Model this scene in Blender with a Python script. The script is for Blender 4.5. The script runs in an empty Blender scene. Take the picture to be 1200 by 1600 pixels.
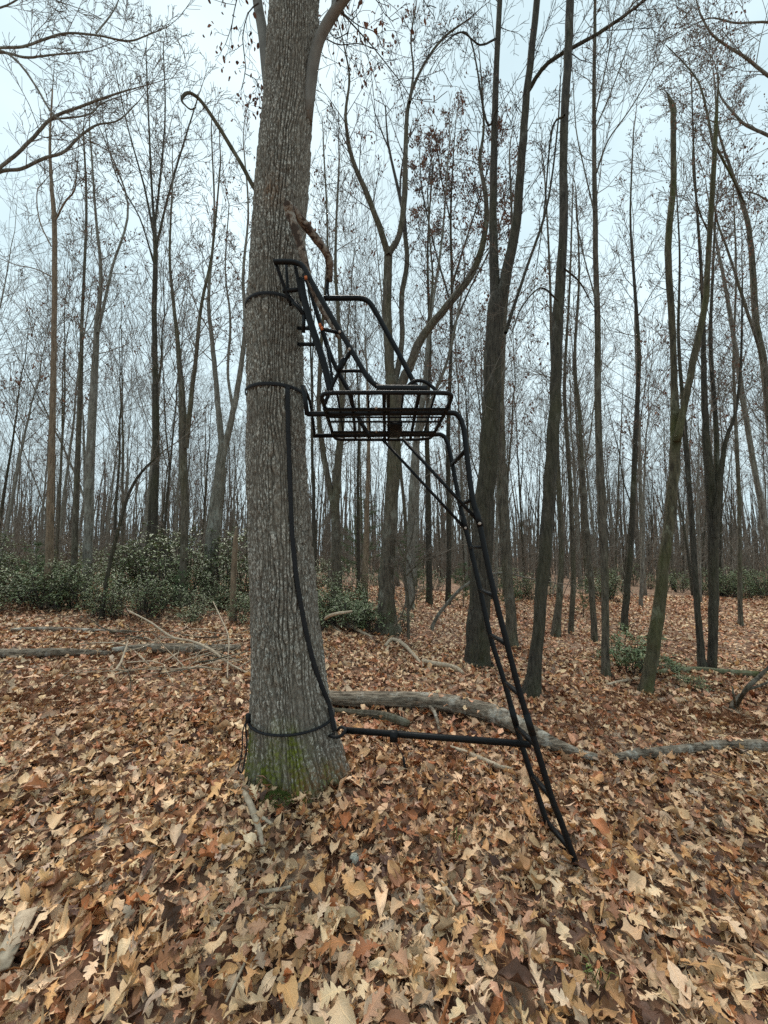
import bpy, math, random
import numpy as np

# ------------------------------------------------------------------ camera, sky, sun, exposure
scene = bpy.context.scene
COL = scene.collection
EYE = 1.75
PITCH = math.radians(4.76)
cam_d = bpy.data.cameras.new('camera')
cam = bpy.data.objects.new('camera', cam_d)
COL.objects.link(cam)
cam.location = (0, 0, EYE)
cam.rotation_euler = (math.radians(90) + PITCH, 0, 0)
cam_d.sensor_fit = 'VERTICAL'
cam_d.sensor_height = 32.0
cam_d.lens = 32.0 * 600 / 1600          # 600 px focal length on the 1600 px tall photograph
cam_d.clip_start = 0.05
cam_d.clip_end = 2000
scene.camera = cam

SUN_EL, SUN_AZ = math.radians(56), math.radians(-12)
world = bpy.data.worlds.new('World')
scene.world = world
world.use_nodes = True
wt = world.node_tree
wt.nodes.clear()
wo = wt.nodes.new('ShaderNodeOutputWorld')
wb = wt.nodes.new('ShaderNodeBackground')
sky = wt.nodes.new('ShaderNodeTexSky')
sky.sky_type = 'NISHITA'
sky.sun_disc = False
sky.sun_elevation = SUN_EL
sky.sun_rotation = SUN_AZ
sky.air_density = 1.0
sky.dust_density = 4.0
tc = wt.nodes.new('ShaderNodeTexCoord')
mp = wt.nodes.new('ShaderNodeMapping')
mp.inputs['Scale'].default_value = (1.0, 1.0, 2.2)
nz = wt.nodes.new('ShaderNodeTexNoise')
nz.inputs['Scale'].default_value = 1.5
nz.inputs['Detail'].default_value = 4.0
nz.inputs['Roughness'].default_value = 0.5
cr = wt.nodes.new('ShaderNodeValToRGB')
cr.color_ramp.elements[0].position = 0.34
cr.color_ramp.elements[0].color = (0.32, 0.415, 0.455, 1)
cr.color_ramp.elements[1].position = 0.66
cr.color_ramp.elements[1].color = (0.455, 0.555, 0.59, 1)
gain = wt.nodes.new('ShaderNodeVectorMath')
gain.operation = 'SCALE'
gain.inputs['Scale'].default_value = 8.6
mx = wt.nodes.new('ShaderNodeMix')
mx.data_type = 'RGBA'
mx.inputs[0].default_value = 0.985           # overcast: the cloud deck covers nearly all of the blue
wt.links.new(tc.outputs['Generated'], mp.inputs['Vector'])
wt.links.new(mp.outputs['Vector'], nz.inputs['Vector'])
wt.links.new(nz.outputs['Fac'], cr.inputs['Fac'])
wt.links.new(cr.outputs['Color'], gain.inputs[0])
wt.links.new(sky.outputs['Color'], mx.inputs[6])
wt.links.new(gain.outputs['Vector'], mx.inputs[7])
wt.links.new(mx.outputs[2], wb.inputs['Color'])
wb.inputs['Strength'].default_value = 0.1
wt.links.new(wb.outputs['Background'], wo.inputs['Surface'])

sun_d = bpy.data.lights.new('sun', 'SUN')
sun_d.energy = 1.5
sun_d.angle = math.radians(22)
sun_d.color = (1.0, 0.93, 0.83)
sun = bpy.data.objects.new('sun', sun_d)
COL.objects.link(sun)
sd = np.array([math.sin(SUN_AZ) * math.cos(SUN_EL), math.cos(SUN_AZ) * math.cos(SUN_EL), math.sin(SUN_EL)])
import mathutils
sun.rotation_euler = mathutils.Vector(tuple(sd)).to_track_quat('Z', 'Y').to_euler()

vs = scene.view_settings
vs.view_transform = 'Standard'
vs.look = 'None'
vs.exposure = 1.2
vs.gamma = 1.0
vs.use_curve_mapping = False
scene.cycles.max_bounces = 5
scene.cycles.diffuse_bounces = 3
scene.cycles.glossy_bounces = 2
scene.cycles.use_denoising = False

rs = np.random.RandomState(11)
random.seed(5)

# ------------------------------------------------------------------ maths helpers
CP, SP = math.cos(PITCH), math.sin(PITCH)


def ray(px, py):
    u = (px - 600) / 600.0
    v = (800 - py) / 600.0
    return np.array([u, CP - v * SP, SP + v * CP])


def at(px, py, Y):
    d = ray(px, py)
    return np.array([0, 0, EYE]) + d * (Y / d[1])


def at_z(px, py, z):
    d = ray(px, py)
    return np.array([0, 0, EYE]) + d * ((z - EYE) / d[2])


def hash3(ix, iy, iz, seed=0):
    n = (ix.astype(np.int64) * 374761393 + iy.astype(np.int64) * 668265263 + iz.astype(np.int64) * 2147483647 + seed * 144665) & 0xffffffff
    n = ((n ^ (n >> 13)) * 1274126177) & 0xffffffff
    n = ((n ^ (n >> 16)) * 2246822519) & 0xffffffff
    n = n ^ (n >> 15)
    return (n & 0xffffff) / float(0xffffff)


def vnoise(x, y, z, seed=0):
    x, y, z = np.broadcast_arrays(np.asarray(x, float), np.asarray(y, float), np.asarray(z, float))
    ix, iy, iz = np.floor(x), np.floor(y), np.floor(z)
    fx, fy, fz = x - ix, y - iy, z - iz
    fx, fy, fz = [f * f * (3 - 2 * f) for f in (fx, fy, fz)]
    r = 0
    for a in (0, 1):
        for b in (0, 1):
            for c in (0, 1):
                w = (fx if a else 1 - fx) * (fy if b else 1 - fy) * (fz if c else 1 - fz)
                r = r + w * hash3(ix + a, iy + b, iz + c, seed)
    return r * 2 - 1


def sstep(a, b, x):
    t = np.clip((x - a) / (b - a), 0, 1)
    return t * t * (3 - 2 * t)


TREE_X, TREE_Y = at(466, 1200, 2.95)[0], 2.95


def gz(x, y, fine=True):
    x = np.asarray(x, float)
    y = np.asarray(y, float)
    z = -0.36 * np.tanh(x / 4.5)
    z = z - 0.055 * np.log1p(np.exp((y - 14.0) / 2.0)) * 2.0
    z = z - 0.02 * np.log1p(np.exp((-y - 6.0)))
    z = z + 6.0 * (1 - np.exp(-(np.clip(y - 62.0, 0, None) / 95.0) ** 2))
    z = z + 0.10 * np.exp(-((x - TREE_X) ** 2 + (y - TREE_Y) ** 2) / 0.5)
    if fine:
        z = z + 0.045 * vnoise(x * 0.9, y * 0.9, 0 * x, 3) + 0.02 * vnoise(x * 2.7, y * 2.7, 0 * x + 4, 4)
    return z


def on(px, py, far=80.0):
    d = ray(px, py)
    t = np.arange(0.3, far, 0.1)
    hit = np.nonzero(EYE + d[2] * t < gz(d[0] * t, d[1] * t))[0]
    if not len(hit):
        return np.array([0, 0, EYE]) + d * far
    a, b = t[hit[0]] - 0.1, t[hit[0]]
    for _ in range(12):
        m = (a + b) / 2
        if EYE + d[2] * m < gz(d[0] * m, d[1] * m):
            b = m
        else:
            a = m
    return np.array([0, 0, EYE]) + d * b


def catmull(P, n):
    """P (k, c) -> n samples on a Catmull-Rom spline"""
    P = np.asarray(P, float)
    k = len(P)
    if k == 2:
        t = np.linspace(0, 1, n)[:, None]
        return P[0] * (1 - t) + P[1] * t
    E = np.vstack([2 * P[0] - P[1], P, 2 * P[-1] - P[-2]])
    u = np.linspace(0, k - 1 - 1e-9, n)
    i = np.floor(u).astype(int)
    f = (u - i)[:, None]
    a, b, c, d = E[i], E[i + 1], E[i + 2], E[i + 3]
    return 0.5 * (2 * b + (c - a) * f + (2 * a - 5 * b + 4 * c - d) * f ** 2 + (3 * b - a - 3 * c + d) * f ** 3)


def norm(v):
    return v / (np.linalg.norm(v, axis=-1, keepdims=True) + 1e-12)


# ------------------------------------------------------------------ mesh buffer
class Buf:
    def __init__(self):
        self.v, self.q, self.t, self.n = [], [], [], 0
        self.att = {}

    def add(self, v, q=None, t=None, **att):
        v = np.asarray(v, float)
        if q is not None and len(q):
            self.q.append(np.asarray(q, np.int64) + self.n)
        if t is not None and len(t):
            self.t.append(np.asarray(t, np.int64) + self.n)
        for k, a in att.items():
            self.att.setdefault(k, []).append(np.asarray(a, float))
        self.v.append(v)
        self.n += len(v)

    def tube(self, P, r, s=6, cap=True, jit=0.0, flat=1.0, ref=None):
        P = np.asarray(P, float)
        n = len(P)
        r = np.broadcast_to(np.asarray(r, float), (n,))
        T = np.empty_like(P)
        T[1:-1] = P[2:] - P[:-2]
        T[0] = P[1] - P[0]
        T[-1] = P[-1] - P[-2]
        T = norm(T)
        if ref is None:
            m = np.abs(T).max(axis=0)
            ref = np.eye(3)[int(np.argmin(m))]
        N = norm(np.cross(T, ref))
        B = np.cross(T, N)
        a = np.arange(s) * 2 * math.pi / s
        rr = r[:, None] * np.ones(s)
        if jit:
            rr = rr * (1 + rs.uniform(-jit, jit, (n, s)))
        V = P[:, None, :] + rr[..., None] * (np.cos(a)[None, :, None] * N[:, None, :] * flat + np.sin(a)[None, :, None] * B[:, None, :])
        i = np.arange(n - 1)[:, None] * s
        j = np.arange(s)[None, :]
        j2 = (j + 1) % s
        q = np.stack([i + j, i + j2, i + s + j2, i + s + j], -1).reshape(-1, 4)
        V = V.reshape(-1, 3)
        t = None
        if cap:
            V = np.vstack([V, P[0], P[-1]])
            a0, a1 = n * s, n * s + 1
            js = np.arange(s)
            t = np.vstack([np.stack([js * 0 + a0, (js + 1) % s, js], -1),
                           np.stack([js * 0 + a1, (n - 1) * s + js, (n - 1) * s + (js + 1) % s], -1)])
        self.add(V, q, t)

    def box(self, c, ax, ay, az):
        c, ax, ay, az = [np.asarray(x, float) for x in (c, ax, ay, az)]
        V = [c + sx * ax + sy * ay + sz * az for sx in (-1, 1) for sy in (-1, 1) for sz in (-1, 1)]
        self.add(V, [[0, 1, 3, 2], [4, 6, 7, 5], [0, 4, 5, 1], [2, 3, 7, 6], [0, 2, 6, 4], [1, 5, 7, 3]])

    def bar(self, p, q, w, h=None):
        """square-section bar between two points"""
        p, q = np.asarray(p, float), np.asarray(q, float)
        h = h or w
        d = (q - p) / 2
        t = norm(d)
        up = np.array([0, 0, 1.0]) if abs(t[2]) < 0.9 else np.array([0, 1.0, 0])
        s = norm(np.cross(t, up))
        u = np.cross(s, t)
        self.box((p + q) / 2, d, s * w / 2, u * h / 2)

    def mesh(self, name, mat, smooth=True):
        me = bpy.data.meshes.new(name)
        V = np.vstack(self.v).astype(np.float32)
        q = np.vstack(self.q) if self.q else np.zeros((0, 4), np.int64)
        t = np.vstack(self.t) if self.t else np.zeros((0, 3), np.int64)
        me.vertices.add(len(V))
        me.vertices.foreach_set('co', V.ravel())
        me.loops.add(q.size + t.size)
        me.loops.foreach_set('vertex_index', np.concatenate([q.ravel(), t.ravel()]).astype(np.int32))
        me.polygons.add(len(q) + len(t))
        st = np.concatenate([np.arange(len(q)) * 4, q.size + np.arange(len(t)) * 3]).astype(np.int32)
        me.polygons.foreach_set('loop_start', st)
        if smooth:
            me.polygons.foreach_set('use_smooth', np.ones(len(q) + len(t), bool))
        for k, parts in self.att.items():
            A = np.concatenate(parts).astype(np.float32)
            if A.ndim == 1:
                me.attributes.new(k, 'FLOAT', 'POINT').data.foreach_set('value', A)
            elif A.shape[1] == 3:
                me.attributes.new(k, 'FLOAT_VECTOR', 'POINT').data.foreach_set('vector', A.ravel())
            else:
                me.attributes.new(k, 'FLOAT_COLOR', 'POINT').data.foreach_set('color', A.ravel())
        me.update(calc_edges=True)
        me.materials.append(mat)
        return me

    def obj(self, name, mat, parent=None, smooth=True, origin=None):
        if origin is not None:
            self.v = [a - origin for a in self.v]
        o = bpy.data.objects.new(name, self.mesh(name, mat, smooth))
        COL.objects.link(o)
        if parent is not None:
            o.parent = parent
        elif origin is not None:
            o.location = tuple(origin)
        return o


def empty(name, loc=(0, 0, 0)):
    o = bpy.data.objects.new(name, None)
    o.empty_display_size = 0.1
    COL.objects.link(o)
    o.location = tuple(loc)
    return o


def tag(o, label=None, cat=None, group=None, kind=None):
    if label:
        o['label'] = label
    if cat:
        o['category'] = cat
    if group:
        o['group'] = group
    if kind:
        o['kind'] = kind
    return o


# ------------------------------------------------------------------ materials
class NT:
    def __init__(self, name):
        self.m = bpy.data.materials.new(name)
        self.m.use_nodes = True
        self.t = self.m.node_tree
        self.b = self.t.nodes['Principled BSDF']
        self.b.inputs['Specular IOR Level'].default_value = 0.3

    def n(self, typ, **kw):
        x = self.t.nodes.new(typ)
        for k, v in kw.items():
            setattr(x, k, v)
        return x

    def l(self, a, b):
        self.t.links.new(a, b)

    def coords(self, scale=(1, 1, 1), kind='Object'):
        c = self.n('ShaderNodeTexCoord')
        m = self.n('ShaderNodeMapping')
        m.inputs['Scale'].default_value = scale
        self.l(c.outputs[kind], m.inputs['Vector'])
        return m.outputs['Vector']

    def noise(self, vec, scale, detail=4, rough=0.55, dist=0.0):
        x = self.n('ShaderNodeTexNoise')
        x.inputs['Scale'].default_value = scale
        x.inputs['Detail'].default_value = detail
        x.inputs['Roughness'].default_value = rough
        x.inputs['Distortion'].default_value = dist
        self.l(vec, x.inputs['Vector'])
        return x.outputs['Fac']

    def voro(self, vec, scale, out='Distance', feature='F1'):
        x = self.n('ShaderNodeTexVoronoi', feature=feature)
        x.inputs['Scale'].default_value = scale
        self.l(vec, x.inputs['Vector'])
        return x.outputs[out]

    def ramp(self, fac, stops, interp='LINEAR'):
        x = self.n('ShaderNodeValToRGB')
        x.color_ramp.interpolation = interp
        e = x.color_ramp.elements
        while len(e) < len(stops):
            e.new(0.5)
        for k, (p, c) in enumerate(stops):
            e[k].position = p
            e[k].color = (c, c, c, 1) if not hasattr(c, '__len__') else tuple(c) + (1,)
        self.l(fac, x.inputs['Fac'])
        return x.outputs['Color']

    def mix(self, fac, a, b, blend='MIX'):
        x = self.n('ShaderNodeMix', data_type='RGBA', blend_type=blend)
        for s, i in ((fac, 0), (a, 6), (b, 7)):
            if isinstance(s, (int, float)):
                x.inputs[i].default_value = s
            elif isinstance(s, tuple):
                x.inputs[i].default_value = s + (1,)
            else:
                self.l(s, x.inputs[i])
        return x.outputs[2]

    def math(self, op, a, b=0.0):
        x = self.n('ShaderNodeMath', operation=op)
        for s, i in ((a, 0), (b, 1)):
            if isinstance(s, (int, float)):
                x.inputs[i].default_value = s
            else:
                self.l(s, x.inputs[i])
        return x.outputs[0]

    def attr(self, name, out='Fac'):
        x = self.n('ShaderNodeAttribute', attribute_name=name)
        return x.outputs[out]

    def bump(self, h, strength=0.5, dist=0.01):
        x = self.n('ShaderNodeBump')
        x.inputs['Strength'].default_value = strength
        x.inputs['Distance'].default_value = dist
        self.l(h, x.inputs['Height'])
        self.l(x.outputs['Normal'], self.b.inputs['Normal'])

    def done(self, col, rough=0.8):
        if isinstance(col, tuple):
            self.b.inputs['Base Color'].default_value = col + (1,)
        else:
            self.l(col, self.b.inputs['Base Color'])
        if isinstance(rough, (int, float)):
            self.b.inputs['Roughness'].default_value = rough
        else:
            self.l(rough, self.b.inputs['Roughness'])
        return self.m


MAT = {}


def mat_oak_bark():
    n = NT('oak_bark')
    v = n.coords((1, 1, 0.35))
    big = n.noise(n.coords((1, 1, 0.5)), 3.0, 4)
    base = n.ramp(n.noise(v, 60, 5, 0.65), [(0.32, (0.075, 0.061, 0.047)), (0.56, (0.185, 0.158, 0.122)), (0.72, (0.31, 0.275, 0.225))])
    base = n.mix(n.ramp(big, [(0.35, 0.0), (0.7, 0.45)]), base, (0.10, 0.082, 0.066))
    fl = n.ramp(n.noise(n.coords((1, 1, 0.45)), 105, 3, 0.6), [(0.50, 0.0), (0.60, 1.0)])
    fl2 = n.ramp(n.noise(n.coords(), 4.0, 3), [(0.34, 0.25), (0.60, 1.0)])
    base = n.mix(n.math('MULTIPLY', n.math('MULTIPLY', fl, fl2), n.ramp(n.attr('plate'), [(0.3, 0.15), (0.6, 1.0)])), base, (0.55, 0.52, 0.45))  # pale lichen flecks, kept to plate tops to paint in lighter ridges and shaded furrows
    mossc = n.ramp(n.noise(n.coords(), 40, 4), [(0.3, (0.06, 0.07, 0.008)), (0.7, (0.20, 0.22, 0.025))])
    mm = n.math('MULTIPLY', n.attr('moss'), n.ramp(n.noise(n.coords(), 45, 4), [(0.36, 0.15), (0.56, 1.0)]))
    base = n.mix(mm, base, mossc)
    rust = n.math('MULTIPLY', n.attr('rust'), n.ramp(n.noise(n.coords(), 30, 4), [(0.4, 0.1), (0.6, 0.9)]))
    base = n.mix(rust, base, (0.17, 0.085, 0.035))
    n.bump(n.noise(v, 110, 5, 0.7), 0.7, 0.006)
    return n.done(base, 0.9)


def mat_bark(name, dark, light, lichen, sc=16.0, moss=0.0, li=0.62, st=(1, 1, 0.16)):
    n = NT(name)
    info = n.n('ShaderNodeObjectInfo')
    add = n.n('ShaderNodeVectorMath', operation='ADD')
    n.l(n.coords(st), add.inputs[0])
    n.l(info.outputs['Location'], add.inputs[1])
    f = n.noise(add.outputs[0], sc * 2.0, 5, 0.7)
    base = n.ramp(f, [(0.36, dark), (0.64, light)])
    pn = n.noise(n.coords((1, 1, 0.45)), 5.5, 5, 0.7)
    base = n.mix(n.ramp(pn, [(li - 0.07, 0.0), (li + 0.06, 0.7)]), base, lichen)
    if moss:
        pm = n.noise(n.coords((1, 1, 0.3)), 2.4, 4, 0.6)
        base = n.mix(n.ramp(pm, [(0.45, 0.0), (0.68, moss)]), base, (0.075, 0.08, 0.02))
    n.bump(f, 1.0, 0.03)
    return n.done(base, 0.9)


def mat_leaf(name, source):
    n = NT(name)
    if source == 'attr':
        col = n.attr('lcol', 'Color')
    else:
        col = n.n('ShaderNodeObjectInfo').outputs['Color']
    sep = n.n('ShaderNodeSeparateXYZ')
    n.l(n.attr('luv', 'Vector'), sep.inputs[0])
    ax = n.math('ABSOLUTE', sep.outputs[0])
    rib = n.ramp(ax, [(0.006, 1.0), (0.022, 0.0)])
    sv = n.math('SUBTRACT', sep.outputs[1], n.math('MULTIPLY', ax, 0.9))
    fr = n.math('ABSOLUTE', n.math('SUBTRACT', n.math('FRACT', n.math('MULTIPLY', sv, 7.0)), 0.5))
    side = n.ramp(fr, [(0.02, 0.55), (0.09, 0.0)])
    vein = n.math('MAXIMUM', rib, side)
    blot = n.noise(n.coords(), 38.0, 4, 0.65)
    col = n.mix(1.0, col, n.ramp(blot, [(0.25, 0.62), (0.5, 1.0), (0.8, 1.18)]), 'MULTIPLY')
    spots = n.ramp(n.noise(n.coords(), 150.0, 2, 0.5), [(0.66, 0.0), (0.74, 0.55)])
    col = n.mix(spots, col, (0.10, 0.055, 0.03))
    lighter = n.mix(1.0, col, (1.35, 1.3, 1.2), 'MULTIPLY')
    col = n.mix(n.math('MULTIPLY', vein, 0.7), col, lighter)
    n.bump(n.math('ADD', vein, n.math('MULTIPLY', blot, 0.8)), 0.5, 0.004)
    n.b.inputs['Specular IOR Level'].default_value = 0.4
    return n.done(col, 0.55)


def mat_ground():
    n = NT('leaf_mould')
    v = n.coords()
    c = n.voro(v, 15.0, 'Color')
    sep = n.n('ShaderNodeSeparateColor')
    n.l(c, sep.inputs[0])
    col = n.ramp(sep.outputs[0], [(0.0, (0.07, 0.036, 0.022)), (0.3, (0.17, 0.08, 0.045)), (0.55, (0.29, 0.165, 0.10)),
                                  (0.8, (0.40, 0.27, 0.18)), (1.0, (0.52, 0.40, 0.29))])
    big = n.noise(v, 0.7, 4)
    col = n.mix(n.ramp(big, [(0.4, 0.0), (0.65, 0.5)]), col, (0.14, 0.062, 0.034))
    n.bump(n.voro(v, 15.0), 1.0, 0.03)
    return n.done(col, 0.9)


def mat_paint():
    n = NT('black_painted_steel')
    f = n.noise(n.coords(), 60, 4)
    col = n.ramp(f, [(0.35, (0.003, 0.0031, 0.0035)), (0.75, (0.008, 0.0083, 0.009))])
    n.b.inputs['Specular IOR Level'].default_value = 0.22
    return n.done(col, n.ramp(f, [(0.3, 0.45), (0.7, 0.65)]))


def mat_simple(name, c1, c2, scale=30, rough=0.8, stretch=(1, 1, 1), bump=0.0, spec=0.3):
    n = NT(name)
    f = n.noise(n.coords(stretch), scale, 5, 0.6)
    col = n.ramp(f, [(0.3, c1), (0.7, c2)])
    if bump:
        n.bump(f, 0.8, bump)
    n.b.inputs['Specular IOR Level'].default_value = spec
    return n.done(col, rough)


def mat_camo():
    n = NT('camouflage_fabric')
    v = n.coords((1, 1, 0.8))
    f = n.noise(v, 22, 3, 0.6, 0.6)
    col = n.ramp(f, [(0.36, (0.05, 0.032, 0.022)), (0.46, (0.16, 0.115, 0.085)), (0.55, (0.26, 0.23, 0.19)), (0.66, (0.12, 0.07, 0.045))], 'CONSTANT')
    n.bump(n.noise(v, 40, 4), 0.6, 0.01)
    return n.done(col, 0.9)


def mat_foliage(name, c1, c2, spec=0.5, rough=0.38):
    n = NT(name)
    col = n.ramp(n.noise(n.coords(), 14, 3), [(0.3, c1), (0.7, c2)])
    col = n.mix(1.0, col, n.ramp(n.attr('tint'), [(0.0, 0.6), (1.0, 1.35)]), 'MULTIPLY')
    n.b.inputs['Specular IOR Level'].default_value = spec
    return n.done(col, rough)


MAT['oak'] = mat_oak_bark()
MAT['bark_mid'] = mat_bark('brown_grey_bark', (0.045, 0.036, 0.026), (0.155, 0.13, 0.096), (0.27, 0.26, 0.21), 16, 0.4)
MAT['bark_dark'] = mat_bark('dark_bark', (0.024, 0.02, 0.015), (0.085, 0.072, 0.054), (0.19, 0.18, 0.15), 18, 0.3, 0.66)
MAT['bark_mossy'] = mat_bark('mossy_bark', (0.035, 0.028, 0.017), (0.12, 0.10, 0.06), (0.26, 0.26, 0.18), 14, 0.85)
MAT['bark_grey'] = mat_bark('pale_grey_bark', (0.09, 0.078, 0.062), (0.25, 0.225, 0.185), (0.34, 0.335, 0.29), 14, 0.2, 0.58)
MAT['bark_tan'] = mat_bark('tan_bark', (0.12, 0.085, 0.055), (0.27, 0.19, 0.125), (0.32, 0.27, 0.2), 14, 0.0)
MAT['twig'] = mat_simple('grey_brown_twig', (0.115, 0.094, 0.074), (0.21, 0.178, 0.143), 3, 0.9)
MAT['twig_dark'] = mat_simple('dark_twig', (0.04, 0.033, 0.027), (0.085, 0.073, 0.062), 3, 0.9)
MAT['limb'] = mat_simple('smooth_limb_bark', (0.12, 0.108, 0.092), (0.21, 0.195, 0.17), 14, 0.9, (1, 1, 0.3), 0.004)
MAT['log'] = mat_bark('weathered_log', (0.055, 0.039, 0.026), (0.36, 0.29, 0.215), (0.60, 0.56, 0.48), 22, 0.0, 0.60, (0.14, 0.6, 1))
MAT['log_mossy'] = mat_bark('mossy_log', (0.09, 0.085, 0.05), (0.26, 0.25, 0.15), (0.38, 0.37, 0.27), 14, 0.8, 0.62, (0.14, 0.6, 1))
MAT['stick'] = mat_simple('bleached_stick', (0.27, 0.20, 0.135), (0.56, 0.45, 0.325), 26, 0.85, (1, 1, 1), 0.003)
MAT['leaf_litter'] = mat_leaf('dry_leaf_litter', 'attr')
MAT['leaf_one'] = mat_leaf('dry_leaf', 'obj')
MAT['ground'] = mat_ground()
MAT['paint'] = mat_paint()
MAT['strap'] = mat_simple('black_webbing', (0.008, 0.008, 0.009), (0.02, 0.02, 0.021), 80, 0.8)
MAT['camo'] = mat_camo()
MAT['orange'] = mat_simple('orange_plastic', (0.45, 0.11, 0.03), (0.6, 0.17, 0.05), 40, 0.6)
MAT['bolt'] = mat_simple('zinc_bolt', (0.35, 0.27, 0.22), (0.5, 0.42, 0.36), 40, 0.45)
MAT['laurel'] = mat_foliage('laurel_leaf', (0.10, 0.135, 0.052), (0.225, 0.265, 0.125), 0.45, 0.46)
MAT['pine'] = mat_foliage('pine_needle', (0.05, 0.088, 0.034), (0.10, 0.155, 0.055), 0.3, 0.6)
MAT['russet'] = mat_foliage('clinging_russet_leaf', (0.13, 0.055, 0.034), (0.25, 0.12, 0.075), 0.2, 0.75)
MAT['dry_fern'] = mat_simple('dry_reddish_stems', (0.16, 0.065, 0.03), (0.30, 0.13, 0.06), 6, 0.9)
MAT['stone'] = mat_simple('lichen_stone', (0.10, 0.09, 0.07), (0.46, 0.45, 0.38), 90, 0.9, (1, 1, 1), 0.006)
MAT['moss'] = mat_simple('green_moss', (0.035, 0.055, 0.010), (0.10, 0.13, 0.025), 60, 0.95, (1, 1, 1), 0.01)
MAT['grass'] = mat_simple('green_blade', (0.12, 0.17, 0.04), (0.22, 0.27, 0.08), 20, 0.6)

# ------------------------------------------------------------------ ground
gxs = np.concatenate([np.linspace(-260, -20, 20)[:-1], np.linspace(-20, 20, 161), np.linspace(20, 260, 20)[1:]])
gys = np.concatenate([np.linspace(-60, -4, 10)[:-1], np.linspace(-4, 20, 121), np.linspace(20, 300, 50)[1:]])
GX, GY = np.meshgrid(gxs, gys, indexing='ij')
gb = Buf()
ni, nj = GX.shape
ii, jj = np.meshgrid(np.arange(ni - 1), np.arange(nj - 1), indexing='ij')
k0 = ii * nj + jj
GZ = gz(GX, GY)
gb.add(np.stack([GX, GY, GZ], -1).reshape(-1, 3), np.stack([k0, k0 + nj, k0 + nj + 1, k0 + 1], -1).reshape(-1, 4))
ground = tag(gb.obj('ground', MAT['ground']), kind='structure')

# ------------------------------------------------------------------ fallen leaves
PAL = np.array([(0.64, 0.48, 0.31), (0.74, 0.595, 0.42), (0.54, 0.34, 0.165), (0.40, 0.175, 0.075), (0.24, 0.125, 0.068), (0.10, 0.052, 0.033), (0.45, 0.37, 0.29), (0.55, 0.33, 0.22)])
PW_NEAR = np.array([0.28, 0.18, 0.17, 0.09, 0.11, 0.06, 0.07, 0.06])
PW_FAR = np.array([0.17, 0.25, 0.04, 0.09, 0.11, 0.05, 0.02, 0.27])


def outline(kind, lod):
    """stations: (t_mid, t_edge, half_width)"""
    if lod == 2:
        if kind == 0:
            return [(0, 0, 0.015), (0.55, 0.58, 0.25), (1, 1.0, 0.06)]
        return [(0, 0, 0.015), (0.45, 0.42, 0.23), (1, 1.0, 0.02)]
    if kind == 0:      # rounded lobes
        s = [(0, 0, .012), (.13, .13, .045), (.18, .19, .12), (.22, .26, .13), (.28, .28, .055), (.35, .38, .21), (.40, .47, .23), (.47, .48, .08), (.54, .57, .26), (.60, .66, .28), (.67, .68, .11), (.74, .77, .22), (.79, .85, .20), (.86, .88, .11), (.93, .96, .10), (1, 1, .02)]
    elif kind == 1:    # pointed lobes
        s = [(0, 0, .012), (.14, .15, .05), (.21, .25, .15), (.24, .27, .13), (.31, .30, .065), (.40, .44, .22), (.43, .52, .26), (.47, .47, .16), (.53, .51, .085), (.61, .64, .22), (.65, .72, .26), (.69, .68, .15), (.74, .73, .09), (.81, .87, .16), (.88, .88, .08), (1, 1, .008)]
    elif kind == 2:    # plain oval with shallow teeth
        s = [(0, 0, .012), (.1, .12, .09), (.22, .25, .18), (.34, .36, .22), (.46, .49, .255), (.58, .6, .245), (.7, .73, .22), (.8, .82, .165), (.9, .92, .09), (1, 1, .006)]
    else:              # broad, rounded, few lobes
        s = [(0, 0, .012), (.12, .1, .14), (.24, .24, .24), (.32, .36, .30), (.42, .44, .26), (.5, .52, .33), (.6, .66, .34), (.68, .7, .26), (.78, .84, .25), (.88, .92, .16), (1, 1, .02)]
    if lod == 1:
        s = [s[0]] + (s[2:-1:3] if kind >= 2 else [s[3], s[4], s[6], s[7], s[9 if kind == 0 else 10], s[12]]) + [s[-1]]
    return s


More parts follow.
